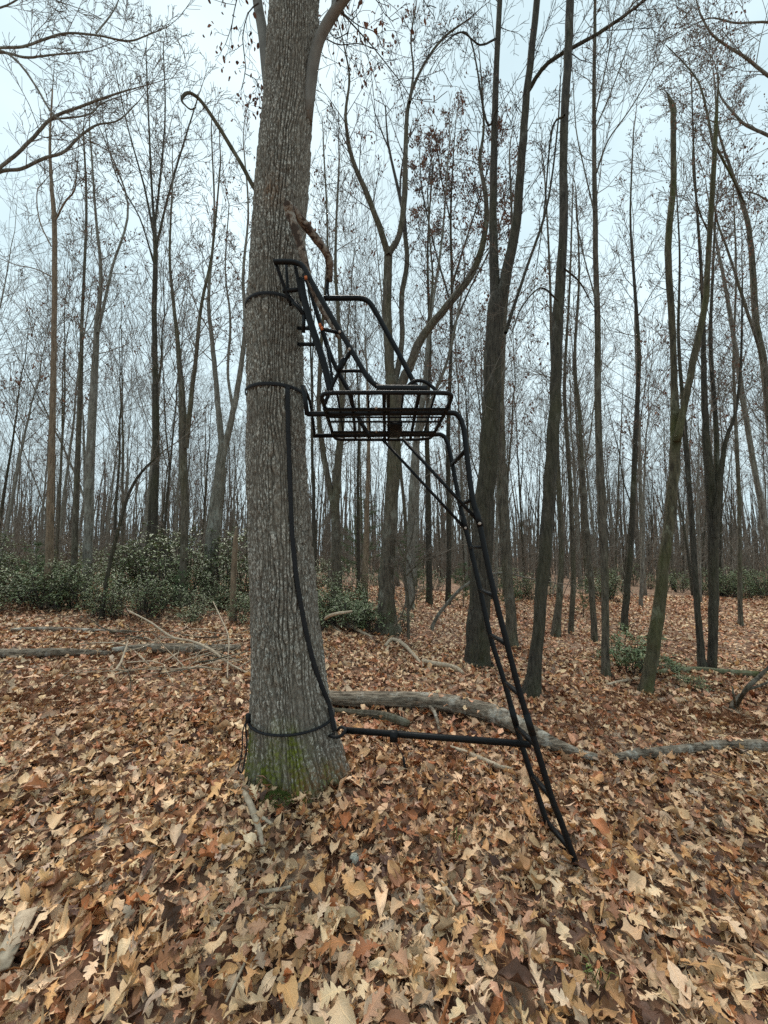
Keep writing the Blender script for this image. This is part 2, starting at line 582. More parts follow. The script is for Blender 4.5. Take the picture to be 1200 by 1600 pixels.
def leaf_template(kind, lod, r):
    S = np.array(outline(kind, lod))
    S[1:-1, 2] *= r.uniform(0.85, 1.15, len(S) - 2) * r.uniform(0.68, 1.0)
    n = len(S)
    X, T, U = [], [], []
    tw = r.uniform(-0.25, 0.25)
    cup = r.uniform(-2.2, 3.2)
    fold = r.uniform(-0.3, 0.9)
    bend = r.uniform(-1.8, 2.4) * (1.6 if r.rand() < 0.2 else 1.0)
    wave = r.uniform(0.02, 0.22)
    ph = r.uniform(0, 6)
    kx = r.uniform(-0.25, 0.25)
    lanes = (0, -0.55, -1, 0.55, 1) if lod == 3 else (0, -1, 1)
    roll = r.uniform(-0.5, 1.1)
    R = np.array([(ln * w, tm + (te - tm) * abs(ln), ln) for ln in lanes for (tm, te, w) in S])
    x, t, ln_ = R.T
    z = cup * x ** 2 + fold * np.abs(x) + wave * np.sin(9 * t + ph + 2 * np.sign(x)) * np.abs(x) / 0.3 + tw * x * (t - 0.4) * 2
    if lod == 3:
        e = np.clip(np.abs(ln_) - 0.5, 0, 1) * np.abs(x)
        z = z + roll * e * (1 + 0.8 * np.sin(14 * t + ph))
        x = x * (1 - 0.25 * abs(roll) * np.clip(np.abs(ln_) - 0.5, 0, 1))
    # bend along the length as an arc
    a = bend * (t - 0.4)
    if abs(bend) > 0.05:
        yy = np.sin(a) / bend
        zz = (1 - np.cos(a)) / bend
    else:
        yy, zz = t - 0.4, 0 * t
    V = np.stack([x + kx * (t - 0.4) ** 2, yy - z * np.sin(a), zz + z * np.cos(a)], -1)
    V[:, 2] -= np.percentile(V[:, 2], 20)
    q = []
    i = np.arange(n - 1)
    for (l0, l1, fl) in (((0, 1, 0), (1, 2, 0), (0, 3, 1), (3, 4, 1)) if lod == 3 else ((0, 1, 0), (0, 2, 1))):
        Q = np.stack([l0 * n + i, l0 * n + i + 1, l1 * n + i + 1, l1 * n + i], -1)
        q.append(Q[:, ::-1] if fl else Q)
    q = np.vstack(q)
    luv = np.stack([x, t, 0 * t], -1)
    if lod in (0, 3):      # petiole
        p0 = V[0]
        d = np.array([0.1 * r.uniform(-1, 1), -0.16, r.uniform(-.02, .06)])
        k = len(V)
        V = np.vstack([V, p0 + [-.009, 0, 0], p0 + [.009, 0, 0], p0 + d + [.006, 0, 0], p0 + d + [-.006, 0, 0]])
        q = np.vstack([q, [[k, k + 1, k + 2, k + 3]]])
        luv = np.vstack([luv, np.zeros((4, 3))])
    return V, q, luv


lr = np.random.RandomState(77)
TPL = {lod: [leaf_template(k, lod, lr) for k in (0, 1, 0, 1, 2, 0, 1, 3, 0, 2) for _ in range(6)] for lod in (0, 1)}
TPL[3] = [leaf_template(k, 3, lr) for k in (0, 1, 0, 1, 2, 0, 1, 3) for _ in range(7)]
TPL[2] = [leaf_template(k, 2, lr) for k in (0, 1) for _ in range(10)]

TPL[4] = []
for _ in range(8):
    V, q, luv = leaf_template(1, 2, lr)
    TPL[4].append((V * np.array([0.11, 1, 1]), q, luv))


def rot_leaf(n, r, tilt):
    """random rotations: spin about the leaf's own normal, then tip by 'tilt' radians about a random horizontal axis"""
    a = r.uniform(0, 2 * math.pi, n)
    b = r.uniform(0, 2 * math.pi, n)
    c, s = np.cos(a), np.sin(a)
    Z = np.zeros(n)
    O = np.ones(n)
    R1 = np.stack([np.stack([c, -s, Z], -1), np.stack([s, c, Z], -1), np.stack([Z, Z, O], -1)], 1)
    k = np.stack([np.cos(b), np.sin(b), Z], -1)
    K = np.zeros((n, 3, 3))
    K[:, 0, 1], K[:, 0, 2], K[:, 1, 0] = -k[:, 2], k[:, 1], k[:, 2]
    K[:, 1, 2], K[:, 2, 0], K[:, 2, 1] = -k[:, 0], -k[:, 1], k[:, 0]
    R2 = np.eye(3) + np.sin(tilt)[:, None, None] * K + (1 - np.cos(tilt))[:, None, None] * (K @ K)
    return R2 @ R1


def leaf_cols(n, r, X, Y, w):
    idx = r.choice(len(PAL), n, p=w / w.sum())
    c = PAL[idx] * r.uniform(0.66, 1.2, (n, 1)) * (1 + r.normal(0, 0.02, (n, 3))) * np.array([1.12, 0.975, 0.865])
    pt = vnoise(X * 0.8, Y * 0.8, 0 * X, 9)[:, None]          # patches of redder, older litter
    c = c * (1 + np.minimum(pt, 0) * np.array([0.22, 0.36, 0.42]))
    c = c * np.minimum(1.0, 0.84 / c.max(axis=1, keepdims=True))
    return np.clip(c, 0.02, 0.85)


def scatter(buf, n, y0, y1, lod, size, r, zmax, tilt_s, pw, grow=0.0):
    # positions: uniform per area over a widening strip in front of the camera
    m = int(n * 1.7)
    Y = r.uniform(y0, y1, m)
    half = Y * 1.02 + 0.9
    X = r.uniform(-1, 1, m) * (y1 * 1.02 + 0.9)
    ok = np.abs(X) < half
    ok &= np.hypot(X - TREE_X, Y - TREE_Y) > 0.30
    X, Y = X[ok][:n], Y[ok][:n]
    n = len(X)
    tilt = np.abs(r.normal(0, tilt_s, n))
    tilt = np.where(r.rand(n) < 0.10, tilt + r.uniform(0.3, 0.9, n), tilt)
    R = rot_leaf(n, r, np.minimum(tilt, 1.45))
    L = size * r.lognormal(0, 0.24, n) * (1 + grow * (Y - y0) / (y1 - y0))
    pile = 0.5 + 0.5 * vnoise(X * 2.2, Y * 2.2, 0 * X, 21)
    Z = gz(X, Y) + 0.004 + zmax * r.rand(n) * (0.35 + 0.9 * pile) + 0.25 * L * np.sin(np.minimum(tilt, 1.2)) * 0.5
    C = leaf_cols(n, r, X, Y, pw)
    which = r.randint(0, len(TPL[lod]), n)
    for k, (V, q, luv) in enumerate(TPL[lod]):
        s = np.where(which == k)[0]
        if not len(s):
            continue
        W = np.einsum('nij,vj->nvi', R[s], V) * L[s][:, None, None] + np.stack([X[s], Y[s], Z[s]], -1)[:, None, :]
        nv = len(V)
        Q = q[None] + (np.arange(len(s)) * nv)[:, None, None]
        buf.add(W.reshape(-1, 3), Q.reshape(-1, 4), None,
                lcol=np.repeat(np.hstack([C[s], np.ones((len(s), 1))]), nv, 0), luv=np.tile(luv, (len(s), 1)))


lb = Buf()
scatter(lb, 6200, 1.0, 3.7, 0, 0.094, lr, 0.05, 0.5, PW_NEAR)
scatter(lb, 1900, 1.0, 3.7, 3, 0.100, lr, 0.075, 0.5, PW_NEAR)
scatter(lb, 6000, 1.0, 3.7, 1, 0.06, lr, 0.065, 0.65, PW_NEAR)
scatter(lb, 5000, 1.0, 4.5, 4, 0.085, lr, 0.075, 0.5, PW_NEAR)
scatter(lb, 17500, 3.5, 7.2, 1, 0.094, lr, 0.055, 0.5, (PW_NEAR + 2 * PW_FAR) / 3)
scatter(lb, 44000, 7.0, 17.0, 2, 0.092, lr, 0.05, 0.45, PW_FAR, 0.35)
litter = lb.obj('leaf_litter', MAT['leaf_litter'], None, smooth=True)
tag(litter, 'deep layer of dry brown and tan oak leaves covering the woodland floor', 'leaf litter', kind='stuff')

# the three hundred leaves that show largest, lying on top of the litter
leaf_mesh = []
for (V, q, luv) in TPL[3]:
    b = Buf()
    b.add(V, q, None, luv=luv)
    leaf_mesh.append(b.mesh('leaf', MAT['leaf_one']))
placed = 0
spots = []
while placed < 300:
    y = 1.45 + 1.5 * lr.rand() ** 1.5
    x = lr.uniform(-1, 1) * (0.92 * y - 0.02)
    if math.hypot(x - TREE_X, y - TREE_Y) < 0.42 or any((x - a) ** 2 + (y - b) ** 2 < 0.0035 for a, b in spots):
        continue
    spots.append((x, y))
    me = leaf_mesh[lr.randint(len(leaf_mesh))]
    o = bpy.data.objects.new('leaf', me)
    COL.objects.link(o)
    o.parent = ground
    L = 0.110 * lr.lognormal(0, 0.2)
    ti = min(abs(lr.normal(0, 0.36)), 0.9)
    o.location = (x, y, float(gz(x, y)) + 0.062 + 0.2 * L * math.sin(ti))
    o.rotation_mode = 'XYZ'
    R = mathutils.Matrix(rot_leaf(1, lr, np.array([ti]))[0].tolist())
    o.rotation_euler = R.to_euler()
    o.scale = (L, L, L)
    c = leaf_cols(1, lr, np.array([x]), np.array([y]), PW_NEAR)[0]
    o.color = (float(c[0]), float(c[1]), float(c[2]), 1.0)
    placed += 1

# ------------------------------------------------------------------ the big oak that carries the stand
PROF = np.array([  # py, left px, right px of the trunk in elevation
    (1262, 398, 553), (1235, 399, 550), (1200, 397, 541), (1150, 395, 528), (1100, 393, 515), (1000, 392, 501), (900, 391, 492), (800, 389, 484), (700, 388, 477),
    (650, 388, 475), (600, 388, 473), (500, 388, 471), (450, 388.5, 472), (400, 391, 473), (350, 393.5, 476), (300, 397, 481), (250, 401, 485), (200, 409, 487), (150, 414, 490), (100, 418, 495), (50, 421, 497), (0, 423, 497)])
pz, pcx, pr = [], [], []
for (py, xl, xr) in PROF:
    a, b = at(xl, py, TREE_Y), at(xr, py, TREE_Y)
    pz.append(a[2])
    pcx.append((a[0] + b[0]) / 2)
    pr.append((b[0] - a[0]) / 2 * 0.975)
pz += [9.0, 12.0, 15.0]
pcx += [pcx[-1] + 0.06, pcx[-1] + 0.05, pcx[-1] + 0.1]
pr += [0.15, 0.10, 0.04]
pz, pcx, pr = map(np.array, (pz, pcx, pr))


def trunk_c(z):
    return np.interp(z, pz, pcx), np.interp(z, pz, pr)


def on_trunk(px, py, off=0.02):
    Y = TREE_Y - 0.2
    for _ in range(6):
        p = at(px, py, Y)
        c, r = trunk_c(p[2])
        dx = p[0] - c
        Y = TREE_Y - math.sqrt(max((r + off) ** 2 - dx * dx, 0.0004))
    return at(px, py, Y)


base_z = float(gz(TREE_X, TREE_Y))
oak = empty('oak_tree', (TREE_X, TREE_Y, base_z))
tag(oak, 'large furrowed grey oak with mossy base carrying the black hunting stand', 'tree')
O0 = np.array([TREE_X, TREE_Y, base_z])
nth = 364
zz = np.concatenate([np.arange(-0.12, 6.7, 0.02), np.linspace(6.95, 15.0, 70)])
th = np.arange(nth) * 2 * math.pi / nth
ZZ, TH = np.meshgrid(zz, th, indexing='ij')
cx, rr0 = trunk_c(ZZ)
# soft spline of the profile: blur the radius along z
rr0 = np.interp(ZZ, zz, np.convolve(np.pad(np.interp(zz, pz, pr), 12, 'edge'), np.ones(25) / 25, 'valid'))
cx = np.interp(ZZ, zz, np.convolve(np.pad(np.interp(zz, pz, pcx), 12, 'edge'), np.ones(25) / 25, 'valid'))
ct, st_ = np.cos(TH), np.sin(TH)
hb = np.clip(ZZ - base_z, 0, None)
flare = 1 + np.exp(-hb / 0.16) * (0.08 + 0.10 * np.cos(5 * TH + 0.6) + 0.05 * np.cos(3 * TH + 2.2)) + 0.03 * vnoise(ct * 1.3, st_ * 1.3, ZZ * 1.1, 2)
NR = 58
U = NR * TH / (2 * math.pi) + 1.1 * vnoise(ct * 3, st_ * 3, ZZ * 2.6, 5) + 0.45 * vnoise(ct * 9, st_ * 9, ZZ * 9, 6)
fu = np.floor(U)
f = np.abs(U - fu - 0.5) * 2
ridr = hash3(np.mod(fu, NR), np.zeros_like(fu), np.zeros_like(fu), 8)
Vv = ZZ / 0.115 + ridr * 7 + 0.7 * vnoise(ct * 6, st_ * 6, ZZ * 7, 12)
cellr = hash3(np.mod(fu, NR), np.floor(Vv), np.zeros_like(fu), 31)
gcr = np.abs(Vv - np.floor(Vv) - 0.5) * 2
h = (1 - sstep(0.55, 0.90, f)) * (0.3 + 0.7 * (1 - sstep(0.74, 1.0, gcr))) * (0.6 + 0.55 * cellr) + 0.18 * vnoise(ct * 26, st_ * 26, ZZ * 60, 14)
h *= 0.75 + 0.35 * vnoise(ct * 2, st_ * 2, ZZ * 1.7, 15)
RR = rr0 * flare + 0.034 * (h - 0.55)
VX = np.stack([cx + RR * ct - TREE_X, RR * st_, ZZ - base_z], -1)
def blob(th0, w, top):
    d_ = np.abs(np.angle(np.exp(1j * (TH - th0))))
    return np.exp(-(d_ / w) ** 2) * (1 - sstep(top * 0.55, top * 1.15, hb + 0.10 * vnoise(ct * 5, st_ * 5, ZZ * 5, 18)))


moss = np.clip(1.5 * (blob(-1.50, 0.42, 0.40) + 0.8 * blob(-2.75, 0.40, 0.36) + 0.5 * blob(-2.1, 0.25, 0.18) + 0.5 * blob(-0.7, 0.25, 0.16)) * (0.75 + 0.6 * vnoise(ct * 4, st_ * 4, ZZ * 4, 41)), 0, 1)
rust = (1 - sstep(0.02, 0.22, hb)) * sstep(0.2, 0.7, np.cos(TH + 0.5)) + 0.8 * np.exp(-((ZZ - at(440, 300, 2.75)[2]) / 0.12) ** 2) * np.exp(-((np.sin(TH) + 1) / 0.05) ** 2)
ob = Buf()
nr_, nc_ = ZZ.shape
ii, jj = np.meshgrid(np.arange(nr_ - 1), np.arange(nc_), indexing='ij')
j2 = (jj + 1) % nc_
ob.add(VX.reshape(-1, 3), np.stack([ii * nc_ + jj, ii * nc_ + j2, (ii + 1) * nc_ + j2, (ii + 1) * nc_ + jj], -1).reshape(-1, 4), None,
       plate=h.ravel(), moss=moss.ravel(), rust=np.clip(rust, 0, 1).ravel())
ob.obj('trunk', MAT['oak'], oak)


# ------------------------------------------------------------------ branching
def sides_for(r):
    return 3 if r < 0.012 else (4 if r < 0.03 else (6 if r < 0.07 else 10))


def grow(buf, p, d, L, r, lvl, R, up=0.06, wander=0.13, kids=(5, 5, 5), tips=None, spread=(0.45, 0.95), tip_r=0.0032):
    n = max(3, min(7, int(L / 0.36)))
    pts = [p]
    d = d / np.linalg.norm(d)
    for i in range(n):
        d = d + R.normal(0, wander, 3)
        d[2] += up
        d = d / np.linalg.norm(d)
        p = p + d * (L / n)
        pts.append(p)
    P = np.array(pts)
    rad = np.linspace(r, max(tip_r, r * 0.3), len(P))
    buf.tube(P, rad, sides_for(r), cap=False)
    if lvl <= 0:
        if tips is not None:
            tips.append((P[-1], d))
            tips.append((P[len(P) // 2], d))
        return
    k = kids[len(kids) - lvl] if lvl <= len(kids) else kids[0]
    k = max(1, int(round(k * R.uniform(0.75, 1.25))))
    sprout(buf, P, rad, k, L, lvl - 1, R, up, wander, kids, tips, spread, tip_r, (0.22, 1.0))


def sprout(buf, P, rad, k, L, lvl, R, up, wander, kids, tips, spread, tip_r, span, lens=(0.32, 0.62)):
    az = R.uniform(0, 6.28)
    n = len(P)
    for j in range(k):
        t = span[0] + (span[1] - span[0]) * (j + R.uniform(0.1, 0.9)) / k
        f = t * (n - 1)
        i = min(int(f), n - 2)
        q = P[i] + (P[i + 1] - P[i]) * (f - i)
        T = P[i + 1] - P[i]
        T = T / np.linalg.norm(T)
        az += 2.4 + R.uniform(-0.5, 0.5)
        a = np.array([0, 0, 1.0]) if abs(T[2]) < 0.9 else np.array([1.0, 0, 0])
        s = np.cross(T, a)
        s /= np.linalg.norm(s)
        b = np.cross(T, s)
        ang = R.uniform(*spread)
        d = T * math.cos(ang) + (s * math.cos(az) + b * math.sin(az)) * math.sin(ang)
        rr = (rad[i] + (rad[i + 1] - rad[i]) * (f - i)) * R.uniform(0.45, 0.7)
        ll = L * R.uniform(*lens) * (1.15 - 0.55 * t)
        grow(buf, q, d, ll, max(rr, tip_r * 1.1), lvl, R, up, wander, kids, tips, spread, tip_r)


def clinging(buf, tips, R, prob, size=0.085, num=(2, 5)):
    """dead leaves still hanging on the twigs: folded lobed blades"""
    for (p, d) in tips:
        if R.rand() > prob:
            continue
        for _ in range(R.randint(*num)):
            c = p + R.normal(0, 0.05, 3)
            L = size * R.uniform(0.7, 1.3)
            ax = norm(np.array([R.normal(0, .5), R.normal(0, .5), -1.0 + R.normal(0, .4)]))
            s = norm(np.cross(ax, R.normal(0, 1, 3)))
            nn = np.cross(ax, s)
            w = L * 0.28
            V = [c, c + ax * L * .35 + s * w + nn * w * .5, c + ax * L * .5, c + ax * L * .35 - s * w + nn * w * .5, c + ax * L * .75 + s * w * .8, c + ax * L, c + ax * L * .75 - s * w * .8]
            buf.add(V, [[0, 1, 4, 2], [0, 2, 6, 3]], [[2, 4, 5], [2, 5, 6]], tint=np.full(7, R.rand()))


# limbs of the big oak
oR = np.random.RandomState(4)
limb_b, crown_b, oleaf_b = Buf(), Buf(), Buf()
otips = []


def limb_pts(spec, Y0, drift, n=16):
    P = []
    for k, s in enumerate(spec):
        t = k / (len(spec) - 1)
        Y = Y0 + drift * t
        P.append(list(at(s[0], s[1], Y)) + [s[2] / 2 / 600 * Y])
    return catmull(P, n)


for (spec, Y0, dr) in ([[(428, 185, 20), (420, 130, 22), (412, 60, 18), (402, 0, 17), (394, -70, 15), (380, -180, 12), (350, -320, 8)], TREE_Y + 0.02, 0.5],
                       [[(478, 190, 22), (488, 110, 20), (500, 60, 18), (522, 20, 17), (545, -10, 15), (590, -70, 12), (660, -190, 8)], TREE_Y - 0.03, -0.4],
                       [[(520, 22, 11), (526, -20, 10), (528, -90, 8), (535, -200, 5)], TREE_Y - 0.1, 0.7]):
    L = limb_pts(spec, Y0, dr)
    limb_b.tube(L[:, :3], L[:, 3], 14, jit=0.04)
    sprout(crown_b, L[:, :3], L[:, 3] * 0.4, 9, 2.3, 2, oR, -0.03, 0.16, (4, 4), otips, (0.6, 1.2), 0.0028, (0.45, 1.0))
# drooping leafy sprays beside the trunk top
for (spec, Y0) in ([[(404, 5, 5), (388, 20, 4), (379, 60, 3.4), (384, 105, 3), (377, 140, 2.5)], 3.1], [[(400, -30, 5), (372, -5, 4), (362, 40, 3), (352, 70, 2.5)], 3.2],
                   [[(383, 115, 3), (400, 125, 2.6), (404, 140, 2)], 3.15],
                   [[(505, 58, 4.5), (530, 70, 3.6), (560, 68, 3), (590, 78, 2.5)], 2.85], [[(530, 15, 5), (560, 40, 3.4), (585, 50, 2.6), (598, 75, 2)], 2.8], [[(512, 45, 4), (525, 60, 3), (545, 50, 2.5)], 2.95]):
    L = limb_pts(spec, Y0, 0.15, 9)
    crown_b.tube(L[:, :3], L[:, 3] * 0.55, 4, cap=False)
    sprout(crown_b, L[:, :3], L[:, 3] * 0.5, 8, 0.55, 1, oR, -0.06, 0.2, (3, 3), otips, (0.5, 1.1), 0.0016, (0.2, 1.0))
# the dead hooked branch on the shaded side
hook = limb_pts([(404, 302, 9), (396, 292, 9), (380, 262, 8), (360, 228, 8), (338, 192, 7.5), (318, 163, 7), (308, 152, 7), (296, 145, 6.5), (287, 149, 6), (284, 157, 5), (290, 165, 3.5), (298, 171, 3), (306, 168, 2)], TREE_Y - 0.02, -0.25, 34)
hb_ = Buf()
hb_.tube(hook[:, :3], hook[:, 3] * 0.8, 8, jit=0.14)
hb_.v = [a - O0 for a in hb_.v]
tag(hb_.obj('dead_branch', MAT['bark_mid'], oak), 'bare dead branch ending in a hook')
clinging(oleaf_b, [t for t in otips], oR, 0.3, 0.042, (1, 4))
for b, nm, m in ((limb_b, 'limb', MAT['limb']), (crown_b, 'crown', MAT['twig_dark']), (oleaf_b, 'clinging_leaves', MAT['russet'])):
    b.v = [a - O0 for a in b.v]
    b.obj(nm, m, oak)

# ------------------------------------------------------------------ straps on the oak
def ring(py, width, px=435, tail=None, r=0.011, tilt=0.0):
    z = on_trunk(px, py)[2]
    c, rr = trunk_c(z)
    a = np.linspace(0, 2 * math.pi, 49)
    P = np.stack([c + (rr + 0.016) * np.cos(a), TREE_Y + (rr + 0.016) * np.sin(a), z + tilt * np.cos(a)], -1)
    b = Buf()
    b.tube(P, r, 8, cap=False, flat=0.3 if width else 1.0, ref=np.array([0, 0, 1.0]))
    return b, P


for (py, lab) in ((459, 'upper black ratchet strap circling the oak behind the seat'), (600, 'middle black ratchet strap circling the oak level with the platform')):
    b, P = ring(py, True, r=0.014)
    c = P.mean(0)
    tag(b.obj('ratchet_strap', MAT['strap'], None, origin=c), lab, 'strap', 'straps round the oak')
b, P = ring(1149, False, 455, r=0.009)
low_z = P[0, 2]
lo = empty('tie_rope', (P[:, 0].mean(), P[:, 1].mean(), low_z))
tag(lo, 'black rope looped round the mossy oak base at the stabiliser bar', 'rope')
b.v = [a - np.array(lo.location) for a in b.v]
b.obj('loop', MAT['strap'], lo)
kb = Buf()
kp = np.array([on_trunk(518, 1150, .012), on_trunk(527, 1141, .02), at(533, 1136, 2.72), at(540, 1140, 2.66), at(534, 1149, 2.66), at(524, 1152, 2.7), on_trunk(515, 1150, .012)])
kb.tube(catmull(kp, 22), 0.011, 6)
kb.v = [a - np.array(lo.location) for a in kb.v]
kb.obj('knot', MAT['strap'], lo)
tb = Buf()
tp = [at(388, 1122, 2.85), at(384, 1135, 2.8), at(386, 1160, 2.78), at(382, 1190, 2.75), at(378, 1207, 2.72), at(371, 1201, 2.70)]
tb.tube(catmull(tp, 20), 0.006, 5)
tp = [at(388, 1122, 2.85), at(380, 1140, 2.78), at(378, 1175, 2.74), at(372, 1203, 2.70)]
tb.tube(catmull(tp, 14), 0.005, 5)
tb.box(at(388, 1122, 2.82), (0.016, 0, 0), (0, 0.014, 0), (0, 0, 0.03))
tb.v = [a - np.array(lo.location) for a in tb.v]
tb.obj('loose_end', MAT['strap'], lo)
hp = [on_trunk(x, y, 0.019) for (x, y) in ((449, 604), (450, 660), (452, 720), (454, 780), (457, 840), (463, 900), (472, 955), (483, 1008), (494, 1048), (505, 1078), (514, 1100), (519, 1122), (523, 1143))]
sb = Buf()
sb.tube(catmull(hp, 60), 0.0165, 8, flat=0.3, ref=np.array([1.0, 0.25, 0]))
c = np.array(hp).mean(0)
tag(sb.obj('strap_tail', MAT['strap'], None, origin=c), 'long black strap hanging down the oak trunk to its mossy base', 'strap')

# ------------------------------------------------------------------ ladder stand
foot_n = on(904, 1362)
stand = empty('ladder_stand', foot_n)
tag(stand, 'black steel ladder hunting stand with platform, leaning on the oak', 'tree stand')
S0 = np.array(stand.location)


def part(buf, name, mat='paint', smooth=True, parent=None):
    buf.v = [a - S0 for a in buf.v]
    return buf.obj(name, MAT[mat], parent or stand, smooth)


def pix(spec, Y0, Y1=None, n=None, smooth=True):
    Y1 = Y0 if Y1 is None else Y1
    k = len(spec)
    P = [at(s[0], s[1], Y0 + (Y1 - Y0) * i / (k - 1)) for i, s in enumerate(spec)]
    return catmull(P, n or k * 5) if smooth else np.array(P)


def tubepart(name, P, d, mat='paint', s=10, parent=None):
    b = Buf()
    b.tube(P, d / 2, s)
    return part(b, name, mat, parent=parent)


YN0, YN1, YF0, YF1 = foot_n[1], 2.60, foot_n[1] + 0.25, 3.13


def yn(py):
    return YN0 + (YN1 - YN0) * (1350 - py) / 705.0


def yf(py):
    return YF0 + (YF1 - YF0) * (1317 - py) / 640.0


near = [(906, 1367), (875, 1280), (862, 1247), (837, 1163), (813, 1085), (792, 1005), (773, 930), (758, 862), (749, 818), (738, 776), (728, 698), (725, 672)]
far = [(869, 1325), (856, 1290), (842, 1247), (811, 1150), (790, 1072), (767, 997), (751, 925), (735, 855), (727, 824), (718, 786), (707, 726), (700, 694)]
NP = np.array([at(x, y, yn(y)) for x, y in near])
FP = np.array([at(x, y, yf(y)) for x, y in far])
PLZ = at(600, 645, YN1)[2]
bendN = [at(721, 657, YN1), at(713, 647, YN1), at_z(703, 645, PLZ), at_z(690, 645, PLZ)]
bendF = [at(695, 683, YF1), at(688, 679, YF1), at_z(680, 679, PLZ), at_z(668, 679, PLZ)]


def polyline_tube(name, P, w):
    b = Buf()
    b.tube(P, w / 2, 12, jit=0.0)
    return part(b, name)


tubeN = np.vstack([catmull(NP, 40), catmull(np.array(bendN), 12), [at_z(640, 645, PLZ), at_z(560, 646, PLZ), at_z(480, 647, PLZ)]])
tubeF = np.vstack([catmull(FP, 40), catmull(np.array(bendF), 12), [at_z(640, 679, PLZ), at_z(560, 680, PLZ), at_z(490, 681, PLZ)]])
polyline_tube('rail', tubeN, 0.037)
polyline_tube('rail', tubeF, 0.037)
# joint sleeves on the rails
for P, ps in ((NP, (3.4, 8.2)), (FP, (3.4, 8.2))):
    for t in ps:
        i = int(t)
        q = P[i] + (P[i + 1] - P[i]) * (t - i)
        d = norm(P[i + 1] - P[i])
        b = Buf()
        b.tube(np.array([q - d * 0.06, q + d * 0.06]), 0.0215, 12)
        part(b, 'sleeve')
# rungs
rung_n = [(890, 1328), (862, 1246), (834, 1164), (812, 1086), (791, 1006), (772, 931), (756, 855), (738, 780), (727, 703)]
rung_f = [(856, 1284), (832, 1212), (808, 1137), (788, 1066), (766, 992), (750, 922), (734, 855), (720, 789), (706, 725)]


def on_poly(P, py, pyl):
    ys = np.array(pyl, float)
    return np.array([np.interp(-py, -ys, P[:, k]) for k in range(3)])


for (a, b_) in zip(rung_n, rung_f):
    p = on_poly(NP, a[1], [y for _, y in near])
    q = on_poly(FP, b_[1], [y for _, y in far])
    b = Buf()
    b.bar(p, q, 0.026, 0.022)
    part(b, 'rung', smooth=False)

# stabiliser bar from the oak to the ladder
sbp, sbq = at(541, 1141, 2.68), at(829, 1163, 2.52)
b = Buf()
b.bar(sbp, sbq, 0.03, 0.03)
stab = part(b, 'stabilizer_bar', smooth=False)
b = Buf()
mid = sbp + (sbq - sbp) * 0.27
b.box(mid + [0, -0.004, -0.012], (0.026, 0, 0), (0, 0.022, 0), (0, 0, 0.03))
part(b, 'clamp', smooth=False)
b = Buf()
gp = on(640, 1216)
pt = [mid + [0, 0, -0.03], at(622, 1168, gp[1] - 0.02), at(630, 1183, gp[1] - 0.01), at(633, 1200, gp[1]), gp + [0.0, 0, 0.02]]
b.tube(catmull(pt, 16), np.concatenate([np.full(8, 0.004), np.full(8, 0.011)]), 6)
part(b, 'hanging_strap', 'strap')

# foot platform: a rounded rim with slats, all at one height
rim = [(520, 614), (560, 613.5), (640, 613.5), (690, 614), (703, 616), (705, 622), (699, 638), (690, 655), (681, 672), (676, 680), (669, 685), (640, 687), (560, 687), (530, 686.5), (522, 682), (517, 668), (511, 648), (506, 632), (503, 622), (506, 616), (520, 614)]
plat = tubepart('foot_platform', catmull([at_z(x, y, PLZ + 0.004) for x, y in rim], 120), 0.027)
for (x0, y0, x1, y1, w) in ((527, 615, 538, 686, .012), (575, 615, 579, 686, .012), (630, 615, 622, 686, .012), (680, 615, 660, 686, .012), (549, 615, 556, 686, .02), (600, 615, 601, 686, .024), (607, 615, 607, 686, .02), (655, 615, 641, 686, .022)):
    b = Buf()
    b.bar(at_z(x0, y0, PLZ + .012), at_z(x1, y1, PLZ + .012), w, 0.016)
    part(b, 'slat', smooth=False, parent=plat)
for (x0, x1, y, w) in ((505, 700, 640, .045), (511, 690, 652, .012), (514, 688, 659, .018), (518, 680, 676, .06)):
    b = Buf()
    b.bar(at_z(x0, y, PLZ - 0.014), at_z(x1, y, PLZ - 0.014), w, 0.010)
    part(b, 'cross_plate', smooth=False, parent=plat)
b = Buf()
b.box(at_z(618, 672, PLZ - 0.03), (0.045, 0, 0), (0, 0.16, 0), (0, 0, 0.012))
part(b, 'mounting_plate', smooth=False, parent=plat)
for (x, y, Y) in ((588, 640, None), (588, 676, None)):
    b = Buf()
    p = at_z(x, y, PLZ - 0.018)
    b.tube(np.array([p + [0, -0.03, 0.0], p + [0, -0.038, 0.0]]), 0.009, 8)
    part(b, 'bolt', 'bolt', parent=plat)
# braces under the platform
for (x0, y0, x1, y1, Ya, Yb) in ((597, 686, 724, 823, YF1, yf(824)), (629, 686, 748, 815, YN1 + 0.12, yn(815))):
    tubepart('brace', np.array([at(x0, y0, Ya), at(x1, y1, Yb)]), 0.024)
for (x, y, Y) in ((749, 818, yn(818) - 0.02), (727, 825, yf(825) - 0.02)):
    b = Buf()
    p = at(x, y, Y)
    b.tube(np.array([p, p + [0, -0.012, 0]]), 0.010, 8)
    part(b, 'bolt', 'bolt')
# brackets against the oak
tubepart('tree_bracket', pix([(474, 603), (480, 648)], 2.62, n=2), 0.034)
tubepart('tree_bracket', np.vstack([pix([(476, 606), (485, 632), (492, 681)], 2.75, 3.1, 12)]), 0.022)
for y in (513, 538):
    b = Buf()
    b.bar(at(466, y, 2.85), at(490, y, 2.72), 0.022)
    part(b, 'tree_bracket', smooth=False)

